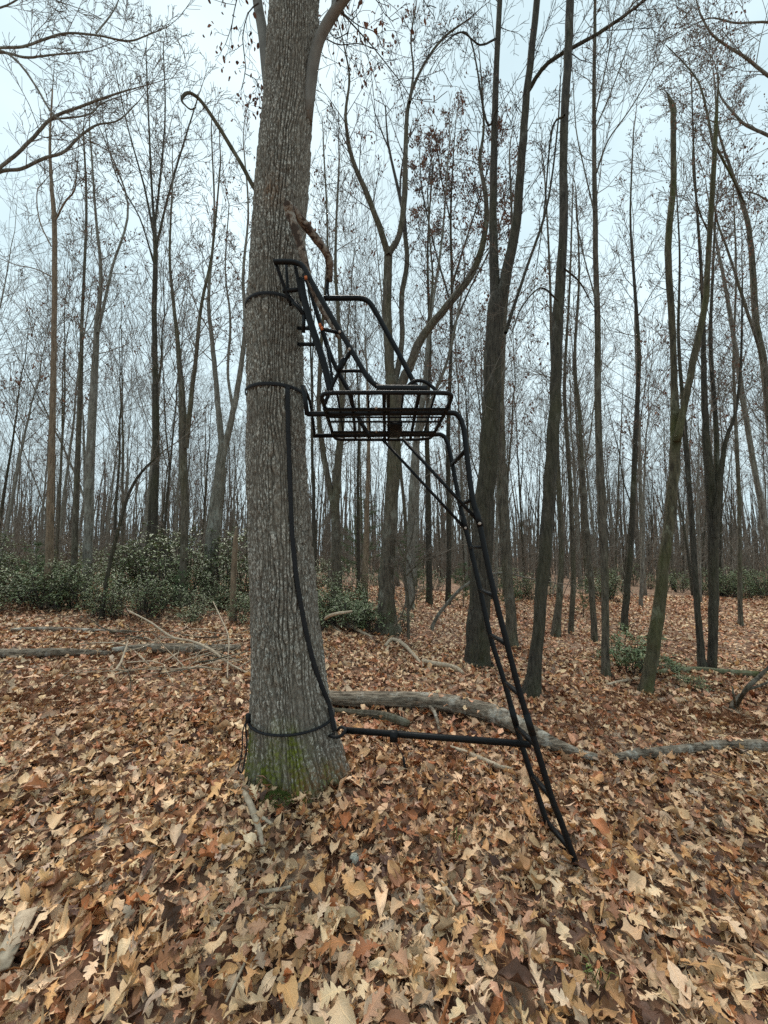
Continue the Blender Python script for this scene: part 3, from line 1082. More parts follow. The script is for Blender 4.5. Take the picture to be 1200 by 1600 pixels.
# seat frame: near side rail, sloping from the oak to the platform edge
YA = 2.52
A = [(428, 409), (450, 409), (464, 411), (474, 417), (482, 431), (500, 464), (525, 507), (550, 549), (570, 583), (578, 594), (588, 602), (600, 605), (625, 606), (645, 606)]
tubepart('arm_rail', pix(A, YA, YA, 90), 0.036, s=12)
tubepart('arm_pad', pix([(588, 607), (630, 607.5), (667, 608)], YA - 0.03, n=8), 0.050, s=12)
YB = 2.98
Bp = [(506, 466), (535, 466), (560, 466), (572, 469), (582, 479), (600, 511), (620, 547), (640, 585), (650, 604)]
tubepart('arm_rail', pix(Bp, YB, YB, 60), 0.042, s=12)
tubepart('arm_pad', pix([(628, 607), (652, 604)], YB - 0.02, n=4), 0.045)
tubepart('seat_rail', pix([(530, 580), (555, 579.5), (568, 581), (577, 588), (584, 598), (592, 608)], 3.02, n=30), 0.028)
tubepart('seat_rail', pix([(636, 604), (646, 596), (658, 595), (670, 600), (684, 613)], 2.9, n=24), 0.028)
# backrest ladder between the arm rail and the oak
for (s, Y0, Y1, w) in ([[(431, 412), (443, 445), (455, 478)], 2.54, 2.66, .024], [[(447, 412), (449, 440), (450, 470)], 2.6, 2.64, .02], [[(461, 413), (466, 440), (471, 470)], 2.56, 2.62, .027]):
    tubepart('backrest_post', pix(s, Y0, Y1, 8), w)
tubepart('backrest_crossbar', pix([(442, 455), (456, 453.5), (471, 452)], 2.62, n=4), 0.03)
b = Buf()
g0, g1, g2 = at(452, 463, 2.64), at(475, 492, 2.62), at(474, 520, 2.66)
b.tube(np.array([g0, g1]), 0.014, 8)
b.tube(np.array([g1, g2]), 0.014, 8)
part(b, 'gusset')
tubepart('seat_frame', pix([(470, 436), (474, 462), (484, 500), (497, 540), (508, 575), (517, 614)], 2.60, 2.66, 30), 0.05, s=12)
tubepart('seat_frame', pix([(475, 428), (484, 450), (493, 482), (505, 520), (517, 556), (531, 586), (545, 612), (552, 636), (562, 656), (578, 684)], 2.72, 2.95, 40), 0.034, s=12)
tubepart('seat_frame', pix([(511, 540), (516, 570), (521, 604)], 2.75, n=8), 0.02)
tubepart('seat_link', pix([(502, 514), (516, 517), (531, 520)], 2.58, n=4), 0.026)
tubepart('seat_link', pix([(547, 550), (537, 568), (522, 596), (507, 632)], 2.56, 2.66, 12), 0.028)
b = Buf()
b.tube(pix([(537, 560), (528, 580)], 2.57, n=4), 0.019, 10)
part(b, 'knob')
for (x, y, Y) in ((500, 508, 2.555), (478, 434, 2.495), (503, 513, 2.55)):
    b = Buf()
    p = at(x, y, Y)
    b.box(p, (0.009, 0, 0.003), (0, 0.007, 0), (-0.002, 0, 0.010))
    part(b, 'safety_pin', 'orange', smooth=False)
for (x, y) in ((531, 519), (546, 546)):
    b = Buf()
    p = at(x, y, YA - 0.018)
    b.tube(np.array([p, p + [0, -0.010, 0]]), 0.009, 8)
    part(b, 'bolt', 'bolt')


# camouflage padded shooting rail, folded up against the oak
def padtube(name, spec, Y0, Y1, w0, w1, mat='camo', n=40):
    P = pix(spec, Y0, Y1, n)
    t = np.linspace(0, 1, n)
    b = Buf()
    r = (w0 + (w1 - w0) * t) / 2 * (1 + 0.05 * np.sin(t * 41) + 0.03 * np.sin(t * 17 + 1))
    b.tube(P, r, 14, jit=0.03)
    return part(b, name, mat)


padtube('padded_rail', [(449, 322), (457, 328), (470, 343), (486, 363), (502, 384), (512, 400), (515, 418), (514, 440)], 2.52, 2.98, 0.066, 0.056)
padtube('padded_rail', [(451, 327), (458, 348), (467, 376), (475, 402), (481, 428), (490, 455), (503, 484), (518, 508), (530, 528)], 2.56, 2.66, 0.066, 0.03)
b = Buf()
b.tube(pix([(513, 440), (512, 455), (515, 468)], 2.97, n=6), 0.010, 6)
b.tube(pix([(511, 440), (509, 454), (510, 466)], 2.96, n=6), 0.006, 6)
part(b, 'pad_strap', 'strap')


# ------------------------------------------------------------------ traced trees of the wood
ALL_X = []


def traced_tree(label, limbs, Y=None, bark='bark_mid', twig='twig', seed=1, leaf=0.0, tw=1.0, up=0.05, group=None, name='bare_tree', cat='tree', cut=False, lv=2, no_twig=()):
    """limbs: list of (points [(px,py,width px)], depth drift, twig count, twig length, twig start)"""
    R = np.random.RandomState(seed)
    p0 = limbs[0][0][0]
    if Y is None:
        g = on(p0[0], p0[1])
        Y = g[1]
    base = at(p0[0], p0[1], Y)
    base[2] = gz(base[0], base[1])
    root = empty(name, base)
    tag(root, label, cat, group)
    tb, cb, fb = Buf(), Buf(), Buf()
    tips = []
    ends = {}
    for li, (spec, drift, ntw, ltw, t0) in enumerate(limbs):
        P = []
        for k, s in enumerate(spec):
            t = k / (len(spec) - 1)
            P.append(list(at(s[0], s[1], Y + drift * t)) + [s[2] / 1200.0 * Y * 0.95 / math.hypot(1, (s[0] - 600) / 600)])
        P = np.array(P)
        if li == 0:
            foot = P[0].copy()
            foot[2] = base[2] - 0.12
            foot[3] *= 1.15
            P[0, 3] *= 1.0
            if P[0, 2] - base[2] > 0.05 or P[0, 2] < base[2]:
                P[0, 2] = base[2] + 0.03
            P = np.vstack([foot, P])
        n = max(8, len(P) * 4)
        C = catmull(P, n)
        C[:, 3] = np.maximum(C[:, 3], 0.003)
        if li == 0:     # a little root flare
            hh = C[:, 2] - base[2]
            C[:, 3] *= 1 + 0.28 * np.exp(-np.clip(hh, 0, None) / 0.12)
        C[1:-1, :3] += R.normal(0, 1, (n - 2, 3)) * C[1:-1, 3:4] * 0.06
        tb.tube(C[:, :3], C[:, 3], 14 if C[0, 3] > 0.05 else (8 if C[0, 3] > 0.02 else 5), jit=0.05, cap=(li == 0 or cut))
        if not cut and li >= 0 and C[-1, 3] < 0.05 and (ntw or li):
            dd = C[-1, :3] - C[-3, :3]
            grow(cb, C[-1, :3], dd, max(1.0, C[-1, 3] * 70), C[-1, 3], min(2, lv), R, up, 0.09, (5, 4), tips, (0.35, 0.8), 0.00045 * max(Y, 5))
        if ntw:
            sprout(cb, C[:, :3], np.minimum(C[:, 3] * 0.55, 0.02 * Y / 8), int(ntw * 1.35), ltw, lv, R, up, 0.105, (5, 5)[-lv:] if lv else (), tips, (0.4, 0.95), 0.00050 * max(Y, 5), (t0, 1.0), (0.5, 1.15))
    for b in (tb, cb, fb):
        b.v = [a - base for a in b.v]
    tips = [(p - base, d) for p, d in tips]
    if leaf:
        clinging(fb, tips, R, leaf if leaf > 0.3 else leaf * 0.55, min(0.085, 0.0062 * Y))
    tb.obj('trunk', MAT[bark], root)
    if cb.n:
        cb.obj('crown', MAT[twig], root)
    if fb.n:
        fb.obj('clinging_leaves', MAT['russet'], root)
    ALL_X.append((base[0], base[1]))
    return root, Y


# twin-stemmed tree behind the ladder
traced_tree('dark twin-stemmed tree rising straight behind the ladder rails', [
    ([(746, 1040, 40), (747, 980, 38), (752, 900, 34), (760, 760, 32), (766, 650, 31), (770, 560, 30), (775, 480, 29), (779, 455, 26)], 0, 0, 0, 0),
    ([(776, 480, 22), (772, 420, 17), (771, 300, 14), (774, 150, 12), (781, 0, 10), (784, -90, 9), (790, -300, 4)], 0.5, 12, 1.6, 0.25),
    ([(778, 485, 22), (790, 436, 20), (806, 350, 17), (814, 260, 15), (823, 150, 13), (839, 0, 12), (848, -90, 10), (870, -300, 4)], -0.4, 10, 1.6, 0.3),
    ([(822, 148, 9), (840, 118, 8), (865, 92, 7), (930, 55, 6), (975, 25, 5.5), (1013, -5, 5), (1060, -50, 3)], -0.9, 9, 1.1, 0.25),
    ([(790, 520, 7), (806, 470, 6), (826, 410, 5.5), (850, 340, 5), (862, 280, 4), (872, 190, 3.5), (876, 120, 2)], 0.8, 8, 1.1, 0.4),
    ([(777, 170, 5), (760, 190, 4), (735, 60, 3), (705, 55, 2)], 0.6, 5, 0.9, 0.2),
    ([(776, 60, 4), (750, 70, 3), (720, 50, 2.2), (690, 70, 1.5)], -0.5, 6, 0.8, 0.2)], bark='bark_dark', twig='twig_dark', seed=3, leaf=0.05)
# forked crooked tree seen through the stand
traced_tree('crooked forked tree whose limbs spread above and behind the stand platform', [
    ([(605, 988, 36), (604, 960, 30), (604, 900, 26), (610, 820, 22), (614, 740, 23), (616, 680, 22), (615, 630, 22), (612, 590, 20)], 0, 0, 0, 0),
    ([(612, 610, 18), (607, 540, 16), (605, 470, 15), (607, 390, 15)], 0.1, 0, 0, 0),
    ([(607, 398, 12), (592, 352, 10), (574, 305, 9), (549, 243, 7), (540, 180, 5), (546, 120, 3.4), (535, 60, 2)], -0.7, 12, 1.3, 0.2),
    ([(606, 398, 12), (624, 366, 10), (632, 305, 10), (634, 230, 8.5), (638, 165, 7), (655, 115, 5), (690, 62, 4), (735, 28, 2.5)], 0.4, 10, 1.3, 0.3),
    ([(640, 160, 6), (646, 110, 4), (642, 60, 3), (650, 10, 2)], 0.5, 8, 1.2, 0.2),
    ([(616, 605, 11), (628, 533, 9), (627, 467, 9), (636, 410, 9), (633, 365, 8)], 0.5, 2, 0.8, 0.3),
    ([(616, 650, 18), (628, 600, 16), (643, 567, 15), (657, 530, 14), (690, 488, 13), (735, 432, 12), (756, 375, 10), (760, 316, 8), (750, 253, 6), (756, 200, 4), (752, 120, 2.5)], -0.5, 12, 1.4, 0.35),
    ([(668, 515, 5), (676, 440, 4), (672, 380, 3), (668, 300, 2.5)], 0.4, 9, 1.3, 0.2)], seed=6, leaf=0.16, twig='twig_dark')
# straight tree right of the ladder
traced_tree('tall straight dark trunk on its own to the open side of the ladder foot', [
    ([(831, 1088, 27), (840, 1000, 20), (848, 900, 22), (857, 800, 22), (863, 700, 22), (868, 600, 20), (872, 500, 20), (880, 350, 16), (881, 200, 15.5), (887, 100, 16), (891, 0, 16), (897, -90, 14), (905, -300, 6)], 0.2, 0, 0, 0),
    ([(872, 470, 4), (845, 450, 3), (815, 480, 2.4), (800, 520, 1.5)], -0.5, 5, 0.8, 0.2),
    ([(882, 420, 4), (905, 440, 3), (925, 475, 2)], 0.5, 5, 0.7, 0.2),
    ([(882, 180, 5), (862, 205, 4), (850, 330, 3), (838, 420, 2)], 0.7, 5, 0.9, 0.2)], bark='bark_dark', seed=9, leaf=0.03)
# slim straight tree with fan of upper branches
traced_tree('slim straight grey tree with upswept branches near the low evergreen shrub', [
    ([(946, 1058, 15), (946, 980, 13), (945, 900, 13), (941, 800, 16), (936, 700, 13), (933, 500, 11), (929, 300, 9), (928, 150, 7.5), (930, 0, 6), (932, -120, 4)], 0.3, 12, 1.3, 0.55),
    ([(932, 270, 3.5), (950, 220, 3), (985, 170, 2.6), (1020, 110, 2.2), (1050, 40, 1.5)], -0.4, 9, 1.2, 0.2),
    ([(928, 330, 3), (912, 260, 2.6), (900, 200, 2.2), (895, 120, 1.6)], 0.5, 8, 1.0, 0.2),
    ([(931, 200, 3), (960, 130, 2.6), (990, 40, 2.2), (1000, -40, 1.6)], 0.5, 9, 1.2, 0.2),
    ([(930, 180, 3), (950, 90, 2.4), (960, 20, 2)], -0.4, 7, 1.0, 0.2),
    ([(934, 480, 3), (912, 400, 2.4), (900, 340, 2)], 0.4, 6, 0.9, 0.2)], seed=12)
# leaning forked snag
traced_tree('leaning mossy tree forked into a snapped jagged snag and a thinner stem', [
    ([(1009, 1083, 22), (1018, 1030, 22), (1024, 990, 23), (1035, 900, 20), (1048, 800, 20), (1054, 720, 20), (1056, 670, 20), (1054, 620, 15), (1052, 560, 12), (1050, 500, 13), (1044, 410, 13), (1046, 350, 13), (1052, 290, 12), (1052, 220, 11), (1052, 172, 12), (1046, 155, 7), (1042, 143, 1.5)], 0.3, 6, 0.9, 0.6),
    ([(1058, 690, 15), (1070, 630, 13), (1084, 560, 13), (1101, 480, 12), (1106, 400, 10), (1112, 320, 10), (1117, 230, 9), (1120, 170, 6), (1123, 116, 2)], -0.3, 8, 1.1, 0.4),
    ([(1116, 235, 6), (1103, 170, 5), (1092, 130, 4), (1070, 100, 3), (1040, 70, 2)], 0.6, 9, 1.1, 0.2),
    ([(1110, 370, 4), (1090, 320, 3), (1082, 250, 2.5), (1088, 190, 2)], -0.6, 7, 1.1, 0.2),
    ([(1116, 225, 6), (1135, 260, 5), (1150, 290, 4.5), (1165, 320, 3)], 0.3, 5, 0.9, 0.2)], bark='bark_mossy', seed=15, cut=True, leaf=0.15)
traced_tree('clump of several stems fused at the foot beside the mossy fallen log', [
    ([(1112, 1048, 16), (1114, 980, 17), (1115, 900, 18), (1113, 800, 20), (1108, 740, 18), (1103, 680, 14), (1100, 600, 11), (1099, 500, 8), (1094, 400, 6), (1085, 260, 4), (1080, 120, 2.5)], 0.2, 12, 1.4, 0.55),
    ([(1116, 800, 12), (1120, 720, 11), (1117, 640, 9), (1110, 540, 8), (1113, 440, 6), (1118, 330, 4)], 0.6, 9, 1.2, 0.4),
    ([(1117, 840, 13), (1124, 760, 11), (1134, 690, 8), (1150, 640, 6), (1158, 560, 4.5), (1160, 440, 3)], -0.4, 9, 1.2, 0.35)], bark='bark_dark', seed=18, leaf=0.12)
traced_tree('slender dark stem leaning away beside the fused clump of stems', [
    ([(1098, 1050, 15), (1092, 980, 12), (1086, 900, 11), (1080, 800, 10), (1072, 700, 10), (1066, 620, 8), (1060, 520, 6), (1062, 400, 4), (1056, 280, 2.5)], 0.6, 10, 1.2, 0.55)], bark='bark_dark', seed=19)
traced_tree('thin straight pole tree standing alone in the far leafy clearing', [
    ([(1157, 978, 9), (1156, 880, 8), (1155, 780, 7.5), (1150, 675, 7), (1146, 560, 5), (1150, 430, 4), (1146, 300, 2.5)], 0.5, 14, 1.6, 0.45)], seed=21, leaf=0.06)
traced_tree('curving tree at the edge of the clearing with two bent upper stems', [
    ([(1248, 1010, 20), (1236, 900, 18), (1216, 760, 16), (1203, 660, 15), (1192, 560, 14), (1181, 500, 13), (1176, 420, 12), (1170, 360, 10), (1158, 310, 8), (1140, 260, 6), (1122, 200, 4), (1116, 120, 2.5)], 0.2, 12, 1.3, 0.55),
    ([(1200, 650, 8), (1190, 560, 6), (1165, 480, 6), (1140, 400, 4.5), (1122, 350, 3.5), (1112, 300, 2)], -0.5, 7, 1.0, 0.3)], seed=23, leaf=0.2)
traced_tree('long bowed tree crossing in front of the clearing edge', [
    ([(1222, 960, 12), (1205, 870, 12), (1190, 790, 11), (1175, 710, 10), (1162, 630, 10), (1150, 550, 9), (1140, 485, 8), (1128, 420, 6), (1118, 370, 4), (1105, 300, 2.5)], -0.3, 10, 1.2, 0.45)], seed=24, bark='bark_grey', leaf=0.1)
traced_tree('leaning stem rising behind the low evergreen shrub', [
    ([(974, 988, 13), (983, 890, 11), (989, 780, 10), (993, 680, 9), (998, 560, 8), (992, 450, 6), (985, 340, 4), (990, 200, 2.5)], 0.4, 14, 1.6, 0.4)], seed=25, leaf=0.1, bark='bark_dark')
traced_tree('narrow tree with swollen foot just past the tall straight dark trunk', [
    ([(868, 994, 16), (874, 930, 11), (877, 860, 10), (873, 760, 9), (868, 660, 8), (862, 540, 6), (858, 400, 4), (850, 260, 2.5)], 0.4, 14, 1.6, 0.45)], seed=26)
traced_tree('thin tree between the narrow swollen-footed tree and the little pine', [
    ([(892, 990, 9), (896, 900, 9), (893, 800, 8), (887, 700, 7.5), (882, 600, 6), (890, 450, 4), (895, 300, 2.5)], 0.4, 14, 1.6, 0.45)], seed=27)
traced_tree('thin kinked tree rising out of the little green pine', [
    ([(929, 1004, 11), (923, 900, 10), (914, 800, 9), (906, 660, 7), (898, 560, 6), (905, 430, 4), (900, 300, 2.5)], 0.4, 14, 1.5, 0.45)], seed=28)
traced_tree('broad grey trunk standing behind the ladder between two darker trunks', [
    ([(801, 1012, 20), (795, 930, 17), (790, 860, 18), (786, 780, 18), (783, 700, 16), (783, 600, 12), (790, 480, 8), (800, 380, 5), (796, 240, 3)], 0.4, 12, 1.8, 0.5)], seed=29, bark='bark_mid', leaf=0.1)
# trees on the laurel side
traced_tree('pale scarred straight tree standing alone in the laurel thicket', [
    ([(76, 905, 15), (77, 860, 14), (79, 780, 13), (81, 700, 12), (83, 600, 11), (85, 500, 10), (85, 350, 9.5), (80, 280, 7), (78, 220, 5), (82, 140, 3)], 0.1, 5, 1.1, 0.7),
    ([(86, 345, 4), (102, 315, 3.4), (116, 298, 3), (120, 270, 2)], -0.3, 6, 0.9, 0.2),
    ([(80, 385, 3), (62, 345, 2.6), (58, 300, 2.2), (72, 280, 1.6)], 0.3, 4, 0.7, 0.2),
    ([(80, 432, 3), (55, 420, 2.4), (25, 414, 2), (0, 404, 1.5)], -0.3, 2, 0.5, 0.3)], Y=8.6, bark='bark_tan', seed=31)
traced_tree('straight dark stem paired with the thicker trunk in the laurel thicket', [
    ([(116, 905, 12), (118, 820, 11), (122, 700, 10), (126, 600, 9), (129, 480, 6), (135, 330, 5), (130, 200, 3)], 0.2, 14, 1.6, 0.45)], Y=11.0, seed=32, leaf=0.1)
traced_tree('thicker grey trunk of the close pair in the laurel thicket', [
    ([(137, 905, 18), (138, 850, 17), (142, 700, 16), (147, 600, 14), (152, 500, 9), (158, 430, 7), (150, 340, 5), (140, 200, 3)], 0.2, 12, 1.8, 0.5),
    ([(153, 520, 6), (175, 420, 5), (200, 320, 4), (160, 210, 2.5)], 0.8, 8, 1.4, 0.3)], Y=10.4, bark='bark_grey', seed=33, leaf=0.12)
traced_tree('dark trunk whose branches fan steeply upward like a broom', [
    ([(240, 905, 14), (241, 840, 12), (244, 700, 12), (243, 600, 11), (241, 500, 9.5), (243, 400, 8.5), (240, 340, 7)], 0, 4, 1.2, 0.6),
    ([(241, 370, 5), (225, 290, 4), (200, 200, 3), (180, 110, 2)], 0.7, 12, 1.8, 0.15),
    ([(241, 350, 5), (236, 270, 4), (232, 180, 3), (228, 80, 2)], -0.7, 12, 1.8, 0.15),
    ([(241, 360, 5), (250, 280, 4), (258, 180, 3), (255, 70, 2)], 0.4, 12, 1.8, 0.15),
    ([(243, 390, 5), (262, 310, 4), (285, 230, 3), (310, 150, 2)], -0.4, 12, 1.8, 0.15),
    ([(243, 420, 4), (218, 340, 3), (180, 270, 2.5), (160, 180, 2)], 0.2, 10, 1.6, 0.15)], Y=11.0, bark='bark_dark', seed=34)
traced_tree('dark forked trunk growing behind the small bright green sapling', [
    ([(285, 925, 13), (287, 870, 13), (289, 800, 14), (286, 700, 14), (285, 640, 13), (280, 560, 9), (272, 480, 6.5), (265, 400, 4.5), (270, 280, 3)], 0.1, 12, 1.5, 0.45),
    ([(291, 700, 9), (299, 620, 8), (306, 560, 7), (314, 480, 5.5), (332, 390, 4), (345, 250, 2.5)], -0.5, 12, 1.5, 0.35)], Y=8.8, bark='bark_mid', seed=35, leaf=0.06)
traced_tree('thick pale grey trunk forking into a wide U behind the oak', [
    ([(328, 905, 26), (332, 850, 24), (340, 770, 20), (347, 710, 17), (350, 690, 16)], 0, 0, 0, 0),
    ([(348, 705, 12), (341, 640, 10), (337, 590, 9), (331, 530, 8), (326, 460, 6), (335, 340, 4), (330, 200, 2.5)], 0.5, 12, 1.7, 0.35),
    ([(350, 705, 12), (363, 650, 10), (374, 590, 9), (383, 510, 7), (380, 430, 5), (388, 330, 3.5), (380, 220, 2)], -0.5, 12, 1.6, 0.35),
    ([(364, 640, 6), (356, 580, 5), (360, 500, 4.5), (352, 420, 3), (358, 320, 2)], 0.5, 9, 1.4, 0.35)], Y=10.8, bark='bark_grey', seed=36, leaf=0.1)
traced_tree('thin leaning sapling bowed over among the laurels', [
    ([(160, 938, 8), (170, 890, 7), (182, 840, 6.5), (200, 775, 6), (218, 742, 5), (236, 722, 4), (254, 706, 3)], 0.2, 9, 0.8, 0.4)], Y=7.6, bark='bark_dark', seed=37, name='sapling', cat='sapling')
traced_tree('reddish-brown snapped dead stump among the laurels beside the oak', [
    ([(364, 930, 10), (366, 880, 9.5), (368, 850, 9), (369, 832, 5), (370, 824, 1.5)], 0, 0, 0, 0)], Y=7.8, bark='bark_tan', seed=38, name='dead_snag', cat='snag', cut=True)
traced_tree('straight brown trunk forked low and standing behind the centre laurels', [
    ([(526, 912, 17), (526, 860, 16), (524, 800, 14), (529, 720, 13), (534, 640, 10), (530, 520, 7), (524, 400, 5), (530, 250, 3)], 0.2, 13, 1.8, 0.45),
    ([(522, 800, 10), (512, 745, 10), (504, 700, 10), (498, 640, 8), (503, 520, 6), (512, 380, 4), (505, 220, 2.5)], 0.5, 12, 1.7, 0.35)], Y=11.5, bark='bark_mid', seed=41)
traced_tree('slim tan dead trunk with stripped bark behind the centre laurels', [
    ([(570, 915, 10), (572, 850, 9), (574, 780, 7.5), (576, 700, 6), (574, 600, 4.5)], 0.1, 5, 1.0, 0.5)], Y=10.0, bark='bark_tan', seed=42)
traced_tree('pale grey trunk half hidden behind the crooked forked tree', [
    ([(640, 925, 15), (642, 850, 14), (646, 760, 14), (651, 690, 12), (664, 600, 9), (672, 500, 6), (690, 380, 4), (700, 250, 2.5)], 0.4, 13, 1.8, 0.45),
    ([(651, 690, 7), (668, 640, 6), (700, 560, 4.5), (725, 440, 3)], -0.4, 8, 1.4, 0.3)], Y=11.0, bark='bark_grey', seed=43, leaf=0.1)
traced_tree('dark straight pole tree seen under the slanting platform braces', [
    ([(671, 930, 11), (670, 860, 10), (669, 760, 9), (667, 660, 7.5), (672, 540, 6), (668, 400, 4), (676, 260, 2.5)], 0.3, 14, 1.7, 0.45)], Y=11.8, bark='bark_dark', seed=44, leaf=0.25)
traced_tree('young tree holding a cloud of reddish dead leaves behind the twin-stemmed tree', [
    ([(700, 925, 9), (702, 820, 8), (700, 700, 7.5), (704, 560, 6), (706, 440, 5), (704, 340, 4), (708, 250, 2.5), (712, 190, 1.5)], 0.2, 14, 1.6, 0.45),
    ([(703, 470, 4), (680, 390, 3), (660, 300, 2.5), (655, 230, 1.6)], 0.5, 12, 1.3, 0.25),
    ([(705, 450, 4), (730, 370, 3), (755, 290, 2.4), (775, 220, 1.6)], -0.5, 12, 1.3, 0.25),
    ([(705, 520, 4), (735, 450, 3), (775, 370, 2.4), (800, 280, 1.6)], 0.4, 12, 1.3, 0.25),
    ([(705, 350, 3), (690, 280, 2.4), (682, 220, 1.6)], -0.3, 10, 1.2, 0.2)], Y=12.5, bark='bark_dark', seed=45, leaf=0.5)
traced_tree('arching dead sapling bent over beside the crooked forked tree', [
    ([(674, 985, 5.5), (684, 962, 5.5), (700, 942, 5.5), (718, 922, 5), (740, 907, 4.5), (765, 898, 4), (792, 895, 3.4), (818, 902, 2.4)], -0.2, 6, 0.5, 0.4)], bark='bark_grey', seed=46, name='sapling', cat='sapling', lv=1)
traced_tree('thin bare shrub stems twisting up in front of the crooked forked tree', [
    ([(638, 998, 5), (638, 960, 4.5), (636, 920, 4), (630, 880, 3.5), (642, 845, 3), (650, 800, 2)], 0, 9, 0.6, 0.3),
    ([(636, 960, 4), (648, 930, 3.4), (642, 890, 3), (622, 850, 2.4), (600, 820, 1.6)], 0.3, 8, 0.6, 0.3),
    ([(634, 900, 3), (655, 880, 2.4), (680, 870, 2)], -0.3, 5, 0.5, 0.3)], bark='bark_mid', seed=47, name='bare_shrub', cat='shrub', lv=2)
traced_tree('pale bent sapling beside the foot of the crooked forked tree', [
    ([(604, 992, 3), (618, 975, 3), (630, 955, 2.6), (634, 930, 2.2), (630, 905, 1.6)], -0.1, 3, 0.3, 0.4)], bark='log', seed=48, name='sapling', cat='sapling', lv=1)
# out-of-frame neighbours whose boughs reach into the picture
traced_tree('spreading tree at the wood edge whose long boughs reach over the laurel thicket', [
    ([(-190, 1080, 60), (-170, 900, 50), (-140, 700, 44), (-110, 480, 38), (-90, 300, 34), (-70, 120, 28), (-60, -100, 22), (-40, -400, 10)], 0.2, 0, 0, 0),
    ([(-95, 330, 13), (-45, 290, 10), (0, 268, 8), (33, 264, 7), (67, 248, 6.5), (100, 237, 6), (127, 211, 5), (152, 195, 4), (185, 188, 3), (215, 160, 2)], 0.3, 9, 0.9, 0.35),
    ([(-40, 300, 8), (0, 262, 7.5), (27, 240, 7), (55, 212, 6.5), (82, 184, 6), (130, 165, 5), (165, 152, 4), (202, 140, 2.5)], -0.3, 10, 0.9, 0.35),
    ([(84, 186, 4), (125, 182, 3.6), (145, 175, 3), (158, 162, 2.4), (190, 150, 1.6)], 0.2, 6, 0.6, 0.2),
    ([(-75, 130, 10), (-35, 95, 8), (0, 80, 6), (28, 97, 5), (55, 133, 4.6), (80, 175, 4), (108, 200, 2.5)], -0.5, 5, 0.6, 0.4),
    ([(-60, 110, 9), (-20, 82, 7), (0, 75, 6), (35, 73, 5.6), (68, 62, 5), (102, 52, 4.6), (150, 55, 4), (200, 64, 3.4), (230, 55, 2.6), (262, 42, 1.6)], 0.4, 14, 0.9, 0.3),
    ([(-50, 95, 8), (0, 82, 5.5), (40, 90, 5), (62, 88, 4), (90, 85, 3.4), (140, 80, 2)], -0.2, 8, 0.7, 0.35),
    ([(150, 52, 3.6), (172, 25, 3), (185, 0, 2.4), (190, -40, 1.6)], 0.3, 7, 0.7, 0.2),
    ([(-60, 10, 8), (0, 12, 4), (50, -10, 3), (100, 5, 2)], 0.2, 9, 0.9, 0.3)], Y=6.0, bark='bark_grey', twig='twig', seed=51, lv=2, up=0.02)
traced_tree('spreading oak at the clearing edge with leafy boughs hanging into the sky', [
    ([(1420, 1180, 60), (1400, 900, 46), (1380, 600, 40), (1360, 350, 34), (1340, 100, 28), (1330, -200, 18)], 0.2, 0, 0, 0),
    ([(1345, 230, 12), (1260, 160, 9), (1200, 118, 7), (1165, 90, 6), (1130, 68, 5), (1108, 48, 4), (1092, 15, 3), (1085, -20, 2)], -0.4, 14, 1.0, 0.25),
    ([(1355, 330, 12), (1260, 250, 9), (1200, 212, 7), (1165, 195, 6), (1145, 175, 5), (1125, 148, 3.4), (1120, 110, 2)], 0.4, 13, 1.0, 0.25),
    ([(1340, 100, 10), (1260, 50, 8), (1200, 35, 5), (1150, 36, 4), (1112, 28, 3), (1080, 40, 2)], 0.2, 14, 1.0, 0.25),
    ([(1350, 420, 8), (1270, 360, 6), (1210, 320, 4), (1170, 300, 3), (1130, 310, 2)], 0.3, 10, 0.9, 0.3)], Y=6.2, bark='bark_grey', seed=52, leaf=0.16, up=-0.01)

